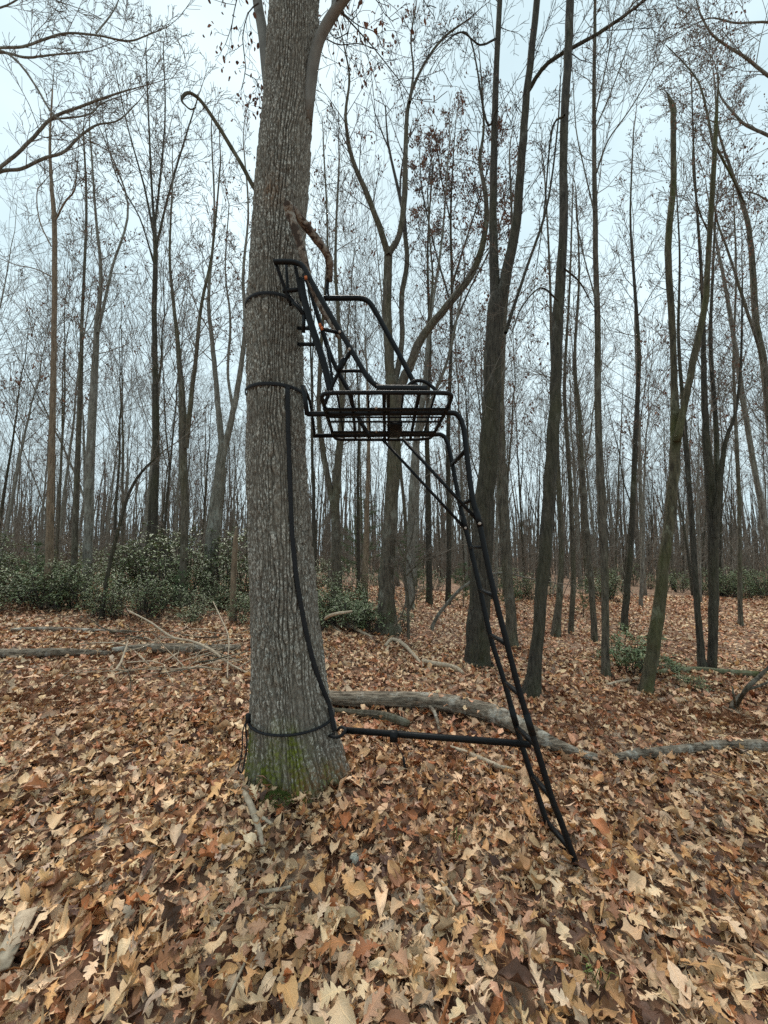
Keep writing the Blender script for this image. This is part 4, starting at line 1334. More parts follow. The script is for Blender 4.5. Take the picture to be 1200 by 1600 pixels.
# ------------------------------------------------------------------ the wood behind: copies of a dozen bare trees
def bg_variant(seed, H, forkf, steep, leaf):
    R = np.random.RandomState(seed)
    tb, cb, fb = Buf(), Buf(), Buf()
    tips = []
    r0 = 0.0066 * H * R.uniform(0.75, 1.15)
    n = 22
    z = np.linspace(-0.15, H, n)
    lean = R.normal(0, 0.035, 2)
    x = lean[0] * z + 0.18 * np.cumsum(R.normal(0, 0.22, n)) * (z / H)
    y = lean[1] * z + 0.18 * np.cumsum(R.normal(0, 0.22, n)) * (z / H)
    r = r0 * (1 - 0.93 * np.clip(z / H, 0, 1) ** 0.85) + 0.35 * r0 * np.exp(-np.clip(z, 0, None) / 0.15)
    P = np.stack([x, y, z], -1)
    tb.tube(P, r, 9, jit=0.05)
    stems = [(P, r)]
    if forkf:
        k = int(n * forkf)
        d = norm(P[k + 1] - P[k] + np.array([R.uniform(-.3, .3), R.uniform(-.3, .3), 0.0]))
        pts = [P[k]]
        m = n - k
        for i in range(m):
            d = norm(d + R.normal(0, 0.06, 3) + [0, 0, 0.07])
            pts.append(pts[-1] + d * (H * 0.95 - P[k][2]) / m)
        Q = np.array(pts)
        rq = r[k] * 0.75 * (1 - 0.9 * np.linspace(0, 1, len(Q)))
        tb.tube(Q, rq, 7, jit=0.05, cap=False)
        stems.append((Q, rq))
    for (S, rad), t0 in zip(stems, (0.40, 0.15)):
        sprout(cb, S, np.maximum(rad * 0.62, 0.008), 17 if S is P else 10, H * 0.36, 2, R, 0.10 if steep else 0.05, 0.09, (6, 4), tips, (0.3, 0.7) if steep else (0.45, 1.0), 0.005, (t0, 0.99), (0.5, 1.0))
    # a few dead twigs low down
    sprout(cb, P[:12], np.full(12, 0.009), 5, H * 0.09, 1, R, -0.01, 0.14, (3,), None, (0.9, 1.4), 0.005, (0.15, 1.0))
    if leaf:
        clinging(fb, tips, R, leaf, 0.10, (2, 5))
    bark = MAT[('bark_mid', 'bark_dark', 'bark_grey')[seed % 3]]
    return (tb.mesh('trunk', bark), cb.mesh('crown', MAT['twig']), fb.mesh('clinging_leaves', MAT['russet']) if fb.n else None)


def tone(seed):
    return ('brown', 'dark', 'pale grey')[seed % 3]


KINDS = [  # (look, mesh set) per kind of tree
    [('slender %s single-stemmed tree' % tone(100 + k), bg_variant(100 + k, (13, 15, 14, 12, 17)[k], 0, k % 2, 0)) for k in range(5)],
    [('%s tree forked partway up' % tone(200 + k), bg_variant(200 + k, (15, 13, 16)[k], (0.3, 0.42, 0.36)[k], k % 2, 0)) for k in range(3)],
    [(('straight', 'forked')[k] + ' tree still holding russet leaves', bg_variant(300 + k, (11, 13)[k], 0.4 * k, 0, 0.15)) for k in range(2)],
    [(('bare', 'sparsely leaved')[k] + ' thin understorey pole tree', bg_variant(400 + k, (8, 9)[k], 0, 1, 0.05 * k)) for k in range(2)]]
bR = np.random.RandomState(2024)
count = 0
tries = 0
pos = list(ALL_X)
while count < 285 and tries < 9000:
    tries += 1
    y = 12.5 + 50.0 * bR.rand() ** 1.0
    x = bR.uniform(-1, 1) * (y * 1.15 + 3)
    px = 600 + 600 * x / y
    if y < 17 and (px > 1090 or 380 < px < 480 or (640 < px < 900 and y < 13)):
        continue
    if any((x - a) ** 2 + (y - b) ** 2 < (0.9 if y < 25 else 1.6) for a, b in pos):
        continue
    pos.append((x, y))
    kk = bR.choice(4, p=(0.46, 0.24, 0.12, 0.18))
    look, (tm, cm, fm) = KINDS[kk][bR.randint(len(KINDS[kk]))]
    where = 'behind the laurel thicket' if px < 400 else ('behind the stand' if px < 700 else ('in the wood past the ladder' if px < 1000 else 'beyond the leafy clearing'))
    dist = 'just' if y < 20 else ('well' if y < 38 else 'far')
    z = float(gz(x, y))
    root = empty('bare_tree', (x, y, z))
    tag(root, '%s %s %s' % (look, dist, where), 'tree', 'look-alikes: %s %s %s' % (look, dist, where))
    s = bR.uniform(0.8, 1.25)
    root.scale = (s, s, s * bR.uniform(0.9, 1.1))
    root.rotation_euler = (bR.normal(0, 0.03), bR.normal(0, 0.03), bR.uniform(0, 6.28))
    for nm, me in (('trunk', tm), ('crown', cm), ('clinging_leaves', fm)):
        if me is None:
            continue
        o = bpy.data.objects.new(nm, me)
        COL.objects.link(o)
        o.parent = root
    count += 1


def replicate(buf, protos, n, place, R):
    """many copies of a few small meshes joined into one"""
    V0 = [(np.vstack(p.v), np.vstack(p.q)) for p in protos]
    for k in range(n):
        x, y, sc = place(R)
        a = R.uniform(0, 6.28)
        V, q = V0[R.randint(len(V0))]
        c, s_ = math.cos(a), math.sin(a)
        W = V * sc
        W = np.stack([W[:, 0] * c - W[:, 1] * s_ + x, W[:, 0] * s_ + W[:, 1] * c + y, W[:, 2] + float(gz(x, y, False))], -1)
        buf.add(W, q)


# the far wood that reads as one grey mass
protos = []
for k in range(6):
    p = Buf()
    H = bR.uniform(13, 18)
    r = bR.uniform(0.08, 0.16)
    P = np.array([[0, 0, -0.3], [bR.normal(0, .3), bR.normal(0, .3), H * .5], [bR.normal(0, .7), bR.normal(0, .5), H]])
    p.tube(P, [r, r * .7, 0.03], 4, cap=False)
    sprout(p, P, np.array([.05, .05, .03]), 10, H * .34, 1, bR, 0.06, 0.10, (3,), None, (0.4, 1.0), 0.012, (0.3, 1.0), (0.5, 1.0))
    protos.append(p)
fb = Buf()


def far_place(R):
    y = R.uniform(62, 150)
    return R.uniform(-1, 1) * (y * 1.05 + 4), y, R.uniform(0.8, 1.2)


replicate(fb, protos, 150, far_place, bR)
for k in range(2600):       # bare poles too far off to show their twigs
    y = bR.uniform(38, 120)
    x = bR.uniform(-1, 1) * (y * 1.25 + 4)
    z = float(gz(x, y, False))
    H = bR.uniform(7, 17)
    r = bR.uniform(0.05, 0.15)
    fb.tube(np.array([[x, y, z - 0.3], [x + bR.normal(0, .3), y, z + H * .5], [x + bR.normal(0, .8), y, z + H]]), [r, r * .7, 0.02], 4, cap=False)
tag(fb.obj('distant_wood', MAT['twig']), 'grey mass of bare trees on the far hillside behind the wood', 'woodland', kind='stuff')

# leafless undergrowth between the trunks
protos = []
for k in range(8):
    p = Buf()
    for j in range(4):
        d = np.array([bR.normal(0, .35), bR.normal(0, .35), 1.0])
        grow(p, np.array([bR.normal(0, .2), bR.normal(0, .2), -.05]), d, bR.uniform(1.2, 3.0), 0.012, 1, bR, 0.02, 0.10, (5,), None, (0.4, 1.0), 0.0065)
    protos.append(p)
ub = Buf()


def brush_place(R):
    y = 14.5 + 50 * R.rand() ** 0.8
    x = R.uniform(-1, 1) * (y * 1.03 + 2)
    if x > 0.72 * y and y < 18:
        y += 6
    return x, y, R.uniform(0.7, 1.3) * (1 + y / 50)


replicate(ub, protos, 500, brush_place, bR)
tag(ub.obj('bare_undergrowth', MAT['twig']), 'tangle of thin leafless undergrowth between the trunks deep in the wood', 'undergrowth', kind='stuff')


# ------------------------------------------------------------------ evergreens
def laurel_variant(seed, w, hgt, nleaf):
    R = np.random.RandomState(seed)
    sb, lf = Buf(), Buf()
    heads = []
    for k in range(int(16 * w)):
        a = R.uniform(0, 6.28)
        rr = w * 0.5 * math.sqrt(R.rand())
        top = np.array([rr * math.cos(a), rr * math.sin(a), hgt * R.uniform(0.45, 1.0) * (1 - 0.35 * (rr / (w * .5)) ** 2)])
        p0 = np.array([top[0] * .35, top[1] * .35, -0.05])
        mid = (p0 + top) / 2 + R.normal(0, 0.07, 3)
        P = catmull([p0, mid, top], 7)
        sb.tube(P, np.linspace(0.011, 0.004, 7), 4, cap=False)
        for j in range(5):
            q = P[R.randint(2, 7)]
            e = q + np.array([R.normal(0, .15), R.normal(0, .15), R.uniform(0.0, .18)])
            sb.tube(np.array([q, e]), [0.005, 0.003], 3, cap=False)
            heads.append(e)
        heads.append(top)
    per = max(4, int(nleaf / len(heads)))
    for hd in heads:
        t = R.rand()
        for j in range(per):
            a = R.uniform(0, 6.28)
            el = R.uniform(-0.5, 0.7)
            d = np.array([math.cos(a) * math.cos(el), math.sin(a) * math.cos(el), math.sin(el)])
            L = R.uniform(0.055, 0.095)
            s = norm(np.cross(d, [0, 0, 1.0]) + R.normal(0, .25, 3))
            nn = np.cross(s, d)
            c = hd + R.normal(0, 0.03, 3) + d * 0.012
            ww = L * 0.19
            V = [c, c + d * L * .45 + s * ww + nn * .006, c + d * L - nn * L * .14, c + d * L * .45 - s * ww + nn * .006]
            lf.add(V, None, [[0, 1, 2], [0, 2, 3]], tint=np.full(4, np.clip(t * .5 + R.rand() * .5, 0, 1)))
    return sb.mesh('stems', MAT['twig_dark']), lf.mesh('foliage', MAT['laurel'])


LV = [laurel_variant(500, 1.3, 1.15, 1050), laurel_variant(501, 1.1, 0.9, 850), laurel_variant(502, 1.5, 1.4, 1100), laurel_variant(503, 0.9, 0.6, 700), laurel_variant(504, 0.95, 0.9, 1700)]


def laurel(x, y, v, s, label, group=None, sz=1.0):
    root = empty('laurel_shrub', (x, y, float(gz(x, y))))
    tag(root, label, 'shrub', group)
    root.scale = (s, s, s * sz)
    root.rotation_euler = (0, 0, bR.uniform(0, 6.28))
    for nm, me in zip(('stems', 'foliage'), LV[v]):
        o = bpy.data.objects.new(nm, me)
        COL.objects.link(o)
        o.parent = root


SZ = (('low', 0.6), ('knee-high', 0.85), ('tall', 1.2))
for k in range(36):
    px = -130 + 540 * (k + bR.uniform(-.5, .5)) / 35
    y = bR.uniform(6.9, 9.6)
    x = (px - 600) / 600 * y
    nm, sc = SZ[bR.randint(3)]
    if px > 300:
        nm, sc = SZ[0]
    laurel(x, y, k % 3, sc * bR.uniform(0.92, 1.08), nm + ' glossy laurel in the thicket front facing the fallen logs', nm + ' laurels at the thicket front', bR.uniform(0.75, 1.1))
for k in range(18):
    px = -60 + 470 * (k + bR.uniform(-.4, .4)) / 17
    y = bR.uniform(9.8, 14.0)
    nm, sc = SZ[1 + bR.randint(2)]
    laurel((px - 600) / 600 * y, y, bR.randint(3), sc * bR.uniform(1.05, 1.25), nm + ' laurel in the back of the thicket among the trunks', nm + ' laurels at the back of the thicket')
CEN = 'rounded evergreen laurel between the oak and the crooked forked tree'
for (px, py, v, s) in ((492, 985, 1, 0.8), (522, 982, 0, 0.82), (553, 985, 1, 0.85), (580, 988, 1, 0.72), (535, 958, 2, 0.85), (500, 955, 2, .9), (575, 958, 0, .8), (512, 975, 4, .85), (545, 972, 4, .9), (572, 982, 4, .72)):
    p = on(px, py)
    laurel(p[0], p[1], v, s, CEN, 'laurels behind the oak')
p = on(622, 985)
laurel(p[0], p[1], 3, 0.75, 'small sparse laurel at the foot of the crooked forked tree')
for (px, py, v, s, lab) in ((986, 1054, 4, 0.85, 'low dark evergreen shrub hugging the foot of the leaning forked tree'), (1040, 1052, 3, 0.62, 'sprawling evergreen sprigs lying over the end of the mossy log'), (1084, 1076, 3, 0.42, 'small low evergreen mound in front of the mossy log')):
    p = on(px, py)
    laurel(p[0], p[1], v, s, lab, None, 0.62 if v == 3 else 1.0)
DARK = 'shadowy evergreen laurel along the far edge of the leafy clearing'
for k in range(16):
    px = 1085 + 150 * (k + bR.rand()) / 16
    y = bR.uniform(15.5, 18)
    laurel((px - 600) / 600 * y, y, k % 3, bR.uniform(0.75, 1.1), DARK, 'laurels edging the clearing')
MIX = 'scattered evergreen laurel under the trees deep in the wood'
for k in range(34):
    y = bR.uniform(15, 30)
    x = bR.uniform(-1, 1) * y
    if 1090 < 600 + 600 * x / y:
        continue
    laurel(x, y, k % 3, bR.uniform(0.8, 1.3), MIX, 'scattered laurels in the wood')


def pine_variant(seed, H):
    R = np.random.RandomState(seed)
    tb, nb = Buf(), Buf()
    tb.tube(np.array([[0, 0, -.08], [R.normal(0, .02), 0, H * .5], [0, R.normal(0, .03), H]]), [0.012 * H, 0.008 * H, 0.003], 7)
    nw = int(4 + H * 2.6)
    for k in range(nw):
        z = H * (0.16 + 0.8 * k / nw)
        for j in range(R.randint(4, 6)):
            a = R.uniform(0, 6.28)
            L = (H * 0.30) * (1.08 - k / nw) * R.uniform(.7, 1.15) + 0.06
            P = np.array([[0, 0, z], [math.cos(a) * L * .6, math.sin(a) * L * .6, z + L * .12], [math.cos(a) * L, math.sin(a) * L, z + L * .34]])
            tb.tube(P, [0.005 * H ** .5, 0.004, 0.002], 4, cap=False)
            m = max(7, int(L * 40))
            for i in range(m):
                t = R.uniform(0.3, 1.05)
                c = np.array([np.interp(t, [0, .6, 1.05], P[:, q]) for q in range(3)]) + R.normal(0, .02, 3)
                tint = R.rand()
                for _ in range(5):
                    d = norm(np.array([math.cos(a), math.sin(a), .4]) + R.normal(0, .75, 3))
                    s = norm(np.cross(d, R.normal(0, 1, 3))) * 0.0035
                    ll = R.uniform(.06, .11)
                    nb.add([c - s, c + s, c + d * ll], None, [[0, 1, 2]], tint=np.full(3, tint))
    return tb.mesh('trunk', MAT['bark_mid']), nb.mesh('foliage', MAT['pine'])


PV = [pine_variant(600, 0.9), pine_variant(601, 1.6), pine_variant(602, 3.4)]
for (px, y, v, s, lab) in ((572, 15.0, 2, 1.25, 'tall soft green pine rising behind the centre laurels'), (906, 11.0, 1, 0.72, 'little bright green pine between the thin trees past the ladder'),
                           (650, 11.5, 1, 0.7, 'small green pine beside the path of leaves behind the arching sapling'), (722, 12.0, 1, 0.95, 'bushy green pine half hidden behind the twin-stemmed tree'),
                           (287, 8.3, 1, 0.6, 'small bright green pine sapling at the foot of the dark forked trunk'), (792, 12.8, 0, 1.2, 'tiny pine behind the broad grey trunk near the ladder'),
                           (640, 14.0, 2, 0.8, 'medium pine deep behind the crooked forked tree'), (60, 9.5, 1, 1.0, 'young pine poking out of the laurel thicket by the pale scarred tree')):
    x = (px - 600) / 600 * y
    root = empty('young_pine', (x, y, float(gz(x, y))))
    tag(root, lab, 'pine')
    root.scale = (s, s, s)
    root.rotation_euler = (0, 0, bR.uniform(0, 6.28))
    for nm, me in zip(('trunk', 'foliage'), PV[v]):
        o = bpy.data.objects.new(nm, me)
        COL.objects.link(o)
        o.parent = root


# ------------------------------------------------------------------ fallen logs, branches, sticks
def log(name, label, spec, mat='log', cat='log', lift=0.3, sides=30, jit=0.07, extra=(), group=None, Yc=None):
    """spec: (px, py, width px); lies on the ground"""
    P = []
    for (x, y, w) in spec:
        g = on(x, y + w * 0.42)
        r = w / 1200.0 * g[1]
        P.append([g[0], g[1] + r * 0.5, float(gz(g[0], g[1] + r * .5)) + r * 0.7 + 0.035, r * 0.92])
    P = np.array(P)
    n = max(14, len(P) * 8)
    C = catmull(P, n)
    C[:, 3] = np.maximum(C[:, 3], 0.004)
    base = C[n // 2, :3].copy()
    base[2] = gz(base[0], base[1])
    root = empty(name, base)
    tag(root, label, cat, group)
    b = Buf()
    C[:, :3] -= base
    n2 = 110 if C[:, 3].max() > 0.03 else 40
    C = catmull(C, n2)
    ang = np.arange(sides) * 2 * math.pi / sides
    T = norm(np.gradient(C[:, :3], axis=0))
    N = norm(np.cross(T, [0, 0, 1.0]))
    B = np.cross(T, N)
    sl = np.cumsum(np.r_[0, np.linalg.norm(np.diff(C[:, :3], axis=0), axis=1)])[:, None]
    ca, sa = np.cos(ang)[None], np.sin(ang)[None]
    sd_ = rs.randint(1000)
    wob = 1 + 0.10 * vnoise(ca * 1.5, sa * 1.5, sl * 5, sd_) + 0.13 * np.clip(vnoise(ca * 5, sa * 5, sl * 2.2, sd_ + 1), -0.8, 0.35) + 0.05 * vnoise(ca * 11, sa * 11, sl * 9, sd_ + 2)
    wob = wob + jit * 0.5 * vnoise(ca * 0.5, sa * 0.5, sl * 3, sd_ + 3)
    rr = np.maximum(C[:, 3:4] * wob, 0.003)
    V = C[:, None, :3] + rr[..., None] * (ca[..., None] * N[:, None] + sa[..., None] * B[:, None])
    ii_, jj_ = np.meshgrid(np.arange(n2 - 1), np.arange(sides), indexing='ij')
    jk = (jj_ + 1) % sides
    V = np.vstack([V.reshape(-1, 3), C[0, :3], C[-1, :3]])
    js = np.arange(sides)
    b.add(V, np.stack([ii_ * sides + jj_, ii_ * sides + jk, (ii_ + 1) * sides + jk, (ii_ + 1) * sides + jj_], -1).reshape(-1, 4),
          np.vstack([np.stack([js * 0 + n2 * sides, (js + 1) % sides, js], -1), np.stack([js * 0 + n2 * sides + 1, (n2 - 1) * sides + js, (n2 - 1) * sides + (js + 1) % sides], -1)]))
    b.obj('stem', MAT[mat], root)
    if C[:, 3].max() > 0.045:
        lf = Buf()
        for _ in range(int(sl[-1, 0] * 9)):
            i_ = rs.randint(4, n2 - 4)
            V_, q_, luv_ = TPL[0][rs.randint(len(TPL[0]))]
            off = N[i_] * rs.normal(0, 0.8) * C[i_, 3]
            zt = C[i_, 3] * (1.0 if abs(off).max() < C[i_, 3] * 0.7 else 0.25)
            W = (V_ @ rot_leaf(1, rs, np.array([abs(rs.normal(0, .45))]))[0].T) * 0.085 * rs.uniform(.7, 1.2) + C[i_, :3] + off + [0, 0, zt + 0.006]
            cc = leaf_cols(1, rs, np.array([0.0]), np.array([0.0]), PW_FAR)[0]
            lf.add(W, q_, None, lcol=np.tile(np.r_[cc, 1], (len(V_), 1)), luv=luv_)
        if lf.n:
            tag(lf.obj('lodged_leaves', MAT['leaf_litter'], root), kind='stuff')
    for ex in extra:
        Q = catmull([list(np.array(q[:3]) - base) + [q[3]] for q in ex], 14)
        e = Buf()
        e.tube(Q[:, :3], Q[:, 3], 8, jit=0.08)
        e.obj('side_branch', MAT[mat], root)
    return root


def gpt(px, py, r, dz=0.0):
    g = on(px, py)
    return (g[0], g[1], g[2] + r + dz, r)


log('fallen_log', 'thick weathered log lying on the leaves from behind the oak past the ladder',
    [(500, 1097, 23), (560, 1100, 24), (640, 1101, 26), (700, 1107, 27), (760, 1120, 29), (800, 1135, 30), (845, 1160, 25), (890, 1180, 17), (935, 1192, 11)],
    extra=([gpt(668, 1112, .02, .06), gpt(680, 1128, .018, .06), gpt(688, 1150, .012)],))
log('fallen_branch', 'dark rotting branch tucked under the thick weathered log', [(515, 1116, 9), (555, 1120, 10), (590, 1124, 13), (620, 1132, 14), (640, 1138, 10)], mat='bark_mid', cat='branch')
log('fallen_log', 'grey crooked log on the open leaves past the ladder foot', [(962, 1192, 11), (985, 1189, 13), (1010, 1184, 17), (1025, 1184, 15), (1060, 1180, 14), (1110, 1174, 15), (1160, 1172, 16), (1230, 1172, 17)],
    extra=([gpt(1160, 1182, .03), gpt(1175, 1190, .028), gpt(1215, 1205, .02)],))
log('fallen_log', 'long green mossy log beyond the small evergreen mound', [(1018, 1056, 8), (1050, 1052, 9), (1090, 1050, 9), (1140, 1054, 9), (1190, 1058, 10), (1240, 1062, 10)], mat='log_mossy')
log('fallen_branch', 'pale stick lying at the foot of the leaning mossy tree', [(950, 1074, 4), (975, 1068, 4.5), (1000, 1064, 4)], mat='stick', cat='branch', sides=8)
log('fallen_branch', 'forked grey dead branch propped up by the grey crooked log', [(1146, 1112, 8), (1152, 1102, 9), (1160, 1092, 8)], mat='bark_mid', cat='branch', sides=10,
    extra=([gpt(1150, 1108, .02), at(1165, 1078, 4.35).tolist() + [.022], at(1185, 1058, 4.4).tolist() + [.02], at(1204, 1040, 4.4).tolist() + [.015]],
           [gpt(1150, 1108, .015), at(1147, 1090, 4.2).tolist() + [.012], at(1144, 1072, 4.2).tolist() + [.006]],
           [at(1165, 1078, 4.35).tolist() + [.016], at(1185, 1072, 4.3).tolist() + [.013], at(1210, 1062, 4.3).tolist() + [.008]]))
log('fallen_branch', 'thin pale stick trailing down the slope from the small evergreen mound', [(1104, 1082, 2), (1125, 1105, 3), (1150, 1118, 4), (1185, 1130, 3.4)], mat='stick', cat='branch', sides=6)
log('fallen_branch', 'pale bleached branch lying in front of the centre laurels', [(498, 968, 7), (515, 975, 7.5), (545, 981, 6.5), (560, 988, 5.5), (580, 998, 4)], mat='stick', cat='branch', sides=10,
    extra=([gpt(510, 974, .03), gpt(530, 988, .025), gpt(545, 998, .012)], [gpt(505, 972, .03), at(518, 961, 5.9).tolist() + [.025], at(550, 955, 5.9).tolist() + [.015]]))
log('fallen_branch', 'forked bleached branch on the leaves near the crooked forked tree', [(602, 1012, 5), (613, 1002, 6.5), (630, 1010, 6.5), (645, 1025, 6), (662, 1046, 4)], mat='stick', cat='branch', sides=10,
    extra=([gpt(612, 1004, .02), gpt(604, 1018, .016), gpt(594, 1030, .01)], [gpt(632, 1014, .012), gpt(620, 1026, .01), gpt(612, 1036, .006)]))
log('fallen_branch', 'short pale branch half buried between the log and the twin-stemmed tree', [(660, 1036, 6), (680, 1041, 8), (700, 1044, 8), (716, 1050, 8), (724, 1056, 6)], mat='stick', cat='branch', sides=10)
log('fallen_log', 'long flat grey log crossing the leaves before the laurel thicket', [(-40, 1026, 15), (20, 1026, 15), (70, 1024, 14), (120, 1024, 11), (170, 1025, 7)], mat='log')
log('fallen_log', 'rotten log under the brush pile beside the oak', [(175, 1020, 9), (230, 1017, 15), (280, 1018, 17), (320, 1018, 15), (375, 1016, 10)], mat='log')
log('fallen_log', 'slim weathered log half sunk in leaves nearest the laurels', [(15, 988, 6), (60, 986, 7.5), (110, 987, 7), (150, 989, 6), (205, 990, 4)], mat='log')
log('fallen_branch', 'thin fallen branch lying along the laurel edge', [(90, 944, 3), (120, 941, 4), (155, 939, 3)], mat='stick', cat='branch', sides=6)

# the brush pile: each bare stick its own object
for k, (spec, lab) in enumerate((([(200, 954, 2.5), (235, 972, 3), (268, 995, 4), (300, 1002, 4), (330, 1016, 4.5), (360, 1038, 4), (392, 1062, 3)], 'long pale arching stick over the brush pile'),
                                 ([(248, 995, 2), (275, 998, 3), (310, 1005, 3.5), (345, 1022, 3), (375, 1040, 2)], 'second bleached stick lying along the brush pile'),
                                 ([(165, 1018, 2), (195, 1008, 2.6), (225, 996, 2)], 'short stick leaning on the end of the rotten log'),
                                 ([(180, 1056, 2.4), (190, 1032, 2.8), (200, 1002, 2)], 'crooked stick standing across the rotten log'),
                                 ([(200, 1016, 2), (220, 1034, 2.2), (232, 1046, 1.6)], 'thin stick fallen in front of the rotten log'),
                                 ([(258, 1040, 2.4), (280, 1026, 2.6), (298, 1014, 2)], 'stick slanting over the end of the rotten log'),
                                 ([(355, 1068, 1.8), (356, 1030, 2.2), (357, 995, 2.4), (345, 965, 2.2), (333, 940, 1.6)], 'tall bent pale twig standing up between oak and brush pile'),
                                 ([(160, 1074, 2), (185, 1060, 2), (225, 1054, 2), (280, 1056, 1.6)], 'low twig lying in the leaves before the brush pile'))):
    P = []
    g0 = on(*spec[-1][:2]) if k in (0, 1) else on(*max(spec, key=lambda s: s[1])[:2])
    for (x, y, w) in spec:
        gg = on(x, y)
        Y = g0[1] * 0.6 + gg[1] * 0.4 if k in (0, 1, 3, 6) else gg[1]
        p = at(x, y, Y)
        p[2] = max(p[2], float(gz(p[0], p[1])) + 0.06)
        P.append(list(p) + [w / 1200 * Y * (0.85 if k in (0, 1, 6) else 1.2)])
    C = catmull(P, 26)
    base = C[np.argmin(C[:, 2])][:3].copy()
    b = Buf()
    b.tube(C[:, :3], C[:, 3], 6, jit=0.08)
    R = np.random.RandomState(900 + k)
    sprout(b, C[:, :3], C[:, 3] * .6, 4, 0.35, 0, R, 0.0, 0.15, (), None, (0.5, 1.0), 0.003, (0.2, 0.9))
    tag(b.obj('dead_stick', MAT['stick'], None, origin=base), lab, 'stick')
# loose twigs heaped on the brush pile
pR = np.random.RandomState(31)
for k in range(36):
    g = on(pR.uniform(170, 385), pR.uniform(990, 1062))
    a = pR.uniform(-0.7, 0.7) + (math.pi if pR.rand() < 0.5 else 0)
    d = np.array([math.cos(a), math.sin(a) * 0.9, pR.uniform(-0.05, 0.35)])
    b = Buf()
    grow(b, np.array([g[0], g[1], g[2] + pR.uniform(0.04, 0.12)]), d, pR.uniform(0.4, 1.1), pR.uniform(0.007, 0.014), 1, pR, -0.01, 0.12, (3,), None, (0.4, 0.9), 0.0035)
    dark = pR.rand() < 0.4
    tag(b.obj('dead_stick', MAT['bark_mid' if dark else 'stick'], None, origin=g),
        'thin brown twig heaped on the brush pile' if dark else 'thin bleached twig heaped on the brush pile', 'stick', 'brown twigs of the brush pile' if dark else 'bleached twigs of the brush pile')
# near sticks among the leaves
for spec, lab in (([(366, 1236, 7), (385, 1258, 8), (398, 1290, 8), (406, 1320, 7), (411, 1348, 5)], 'pale peeling stick lying in front of the oak base'),
                  ([(384, 1264, 4), (400, 1284, 5), (424, 1302, 4)], 'short grey twig crossing the pale peeling stick'),
                  ([(390, 1412, 5), (430, 1408, 4.5), (470, 1400, 4)], 'straight stick among the foreground leaves'),
                  ([(690, 1394, 4), (700, 1410, 6), (716, 1432, 5)], 'stub of pale split wood among the foreground leaves'),
                  ([(700, 1175, 4), (735, 1188, 6), (775, 1206, 6), (800, 1212, 4)], 'bark-stripped branch under the stabiliser bar'),
                  ([(352, 1590, 3), (366, 1560, 4), (384, 1520, 3)], 'dark twig poking from the foreground leaves')):
    P = []
    for (x, y, w) in spec:
        g = on(x, y)
        P.append([g[0], g[1], g[2] + 0.05, w / 1200 * g[1] * 1.1])
    C = catmull(P, 18)
    b = Buf()
    b.tube(C[:, :3], C[:, 3], 9, jit=0.12)
    base = C[9, :3].copy()
    tag(b.obj('dead_stick', MAT['stick'], None, origin=base), lab, 'stick')
# strip of bare wood
g = on(25, 1495)
b = Buf()
b.bar(on(-5, 1545) + [0, 0, .06], on(42, 1452) + [0, 0, .075], 0.065, 0.014)
tag(b.obj('bark_strip', MAT['stick'], None, origin=g, smooth=False), 'flat pale strip of fallen bark in the foreground leaves', 'bark')
# lichen stone, moss cushion, blades of grass
g = on(553, 1362)
b = Buf()
th_, ph_ = np.meshgrid(np.linspace(0, math.pi, 10), np.arange(14) * 2 * math.pi / 14, indexing='ij')
rad = 0.024 * (1 + 0.2 * vnoise(np.sin(th_) * np.cos(ph_) * 2, np.sin(th_) * np.sin(ph_) * 2, np.cos(th_) * 2, 5))
V = np.stack([rad * np.sin(th_) * np.cos(ph_), rad * np.sin(th_) * np.sin(ph_), rad * 1.2 * np.cos(th_) + .062], -1).reshape(-1, 3)
i_, j_ = np.meshgrid(np.arange(9), np.arange(14), indexing='ij')
b.add(V, np.stack([i_ * 14 + j_, i_ * 14 + (j_ + 1) % 14, (i_ + 1) * 14 + (j_ + 1) % 14, (i_ + 1) * 14 + j_], -1).reshape(-1, 4))
o = b.obj('stone', MAT['stone'])
o.location = tuple(g)
tag(o, 'small lichen-spotted stone among the leaves in front of the oak', 'stone')
g = on(432, 1262)
mb = Buf()
mR = np.random.RandomState(8)
for k in range(900):
    a, q = mR.uniform(0, 6.28), math.sqrt(mR.rand())
    c = np.array([q * .11 * math.cos(a), q * .06 * math.sin(a), 0.055 * (1 - q * q) + .035])
    d = norm(np.array([mR.normal(0, .5), mR.normal(0, .5), 1])) * mR.uniform(.008, .018)
    s = norm(np.cross(d, mR.normal(0, 1, 3))) * .0028
    mb.add([c - s, c + s, c + d], None, [[0, 1, 2]])
o = mb.obj('moss_cushion', MAT['moss'])
o.location = tuple(g)
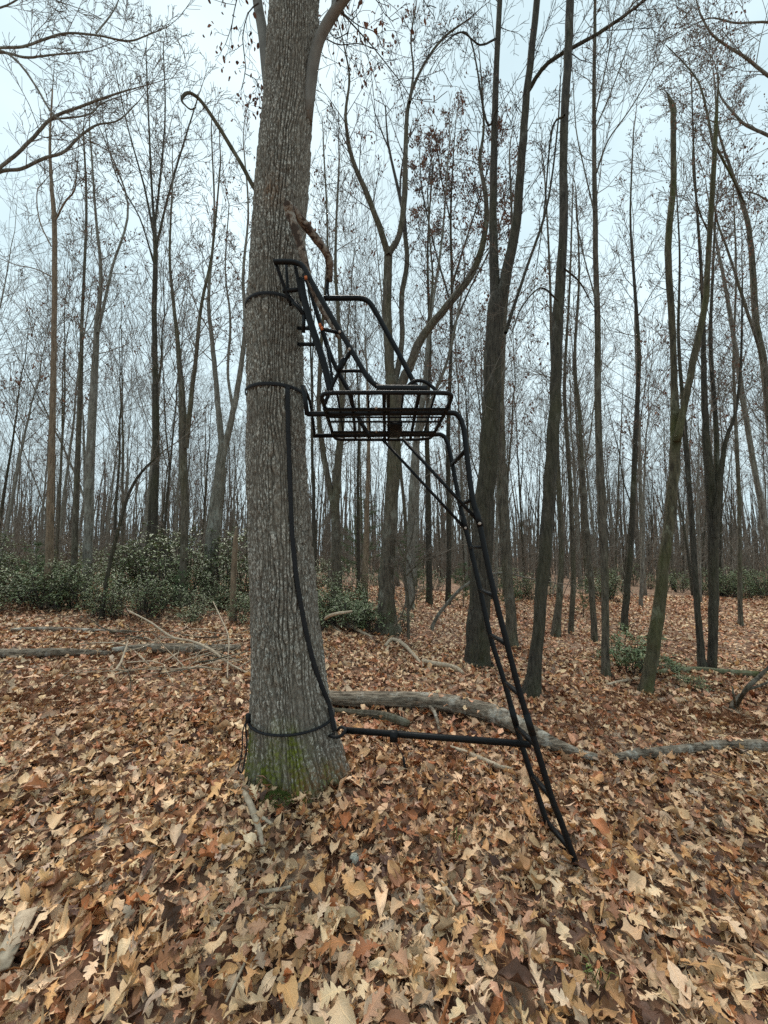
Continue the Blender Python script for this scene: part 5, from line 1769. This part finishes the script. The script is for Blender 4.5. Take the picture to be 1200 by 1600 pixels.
tag(o, 'green moss cushion on the ground at the foot of the oak', 'moss')
for (px, py, sc_, lab) in ((932, 1545, 1.0, 'few green grass blades among the foreground leaves'), (714, 1325, 0.6, 'tiny green sprout among the leaves below the stabiliser bar')):
    g = on(px, py)
    b = Buf()
    for k in range(11):
        a = mR.uniform(0, 6.28)
        L = mR.uniform(.05, .11) * sc_
        p = np.array([mR.normal(0, .02), mR.normal(0, .02), .04])
        e = np.array([math.cos(a), math.sin(a), 0]) * L * .6
        b.tube(np.array([p, p + e * .4 + [0, 0, L * .7], p + e + [0, 0, L * .8]]), [.003, .0025, .0006], 4, flat=.5)
    o = b.obj('grass_tuft', MAT['grass'])
    o.location = tuple(g)
    tag(o, lab, 'grass')
# dry reddish stems of dead ground cover in patches
db = Buf()
dR = np.random.RandomState(66)
for (px, py, w, hh, n) in ((60, 1090, 120, 40, 420), (150, 985, 200, 40, 500), (230, 1030, 160, 30, 500), (320, 960, 140, 30, 320), (1150, 1130, 120, 26, 380), (1020, 1110, 140, 26, 320), (900, 1130, 60, 26, 120), (640, 960, 70, 20, 150), (560, 1010, 120, 20, 150), (1100, 1060, 160, 20, 250), (40, 950, 120, 20, 300)):
    c0 = on(px, py)
    for k in range(n):
        x_, y_ = c0[0] + dR.normal(0, w * .4) * c0[1] / 600, c0[1] + dR.normal(0, hh * .4) * c0[1] ** 2 / 1000
        g = np.array([x_, y_, float(gz(x_, y_))])
        L = dR.uniform(.05, .16)
        for j in range(3):
            d = np.array([dR.normal(0, .8), dR.normal(0, .8), dR.uniform(.3, 1.2)])
            d = d / np.linalg.norm(d) * L
            p = g + [0, 0, .01]
            s = norm(np.cross(d, dR.normal(0, 1, 3))) * .0035
            m_ = p + d * .6
            db.add([p - s, p + s, m_ + s * .7, m_ - s * .7, p + d + np.array([dR.normal(0, .02), dR.normal(0, .02), -.01])], [[0, 1, 2, 3]], [[3, 2, 4]])
tag(db.obj('dead_ground_cover', MAT['dry_fern']), 'patches of dry reddish stems standing among the fallen leaves', 'ground cover', kind='stuff')
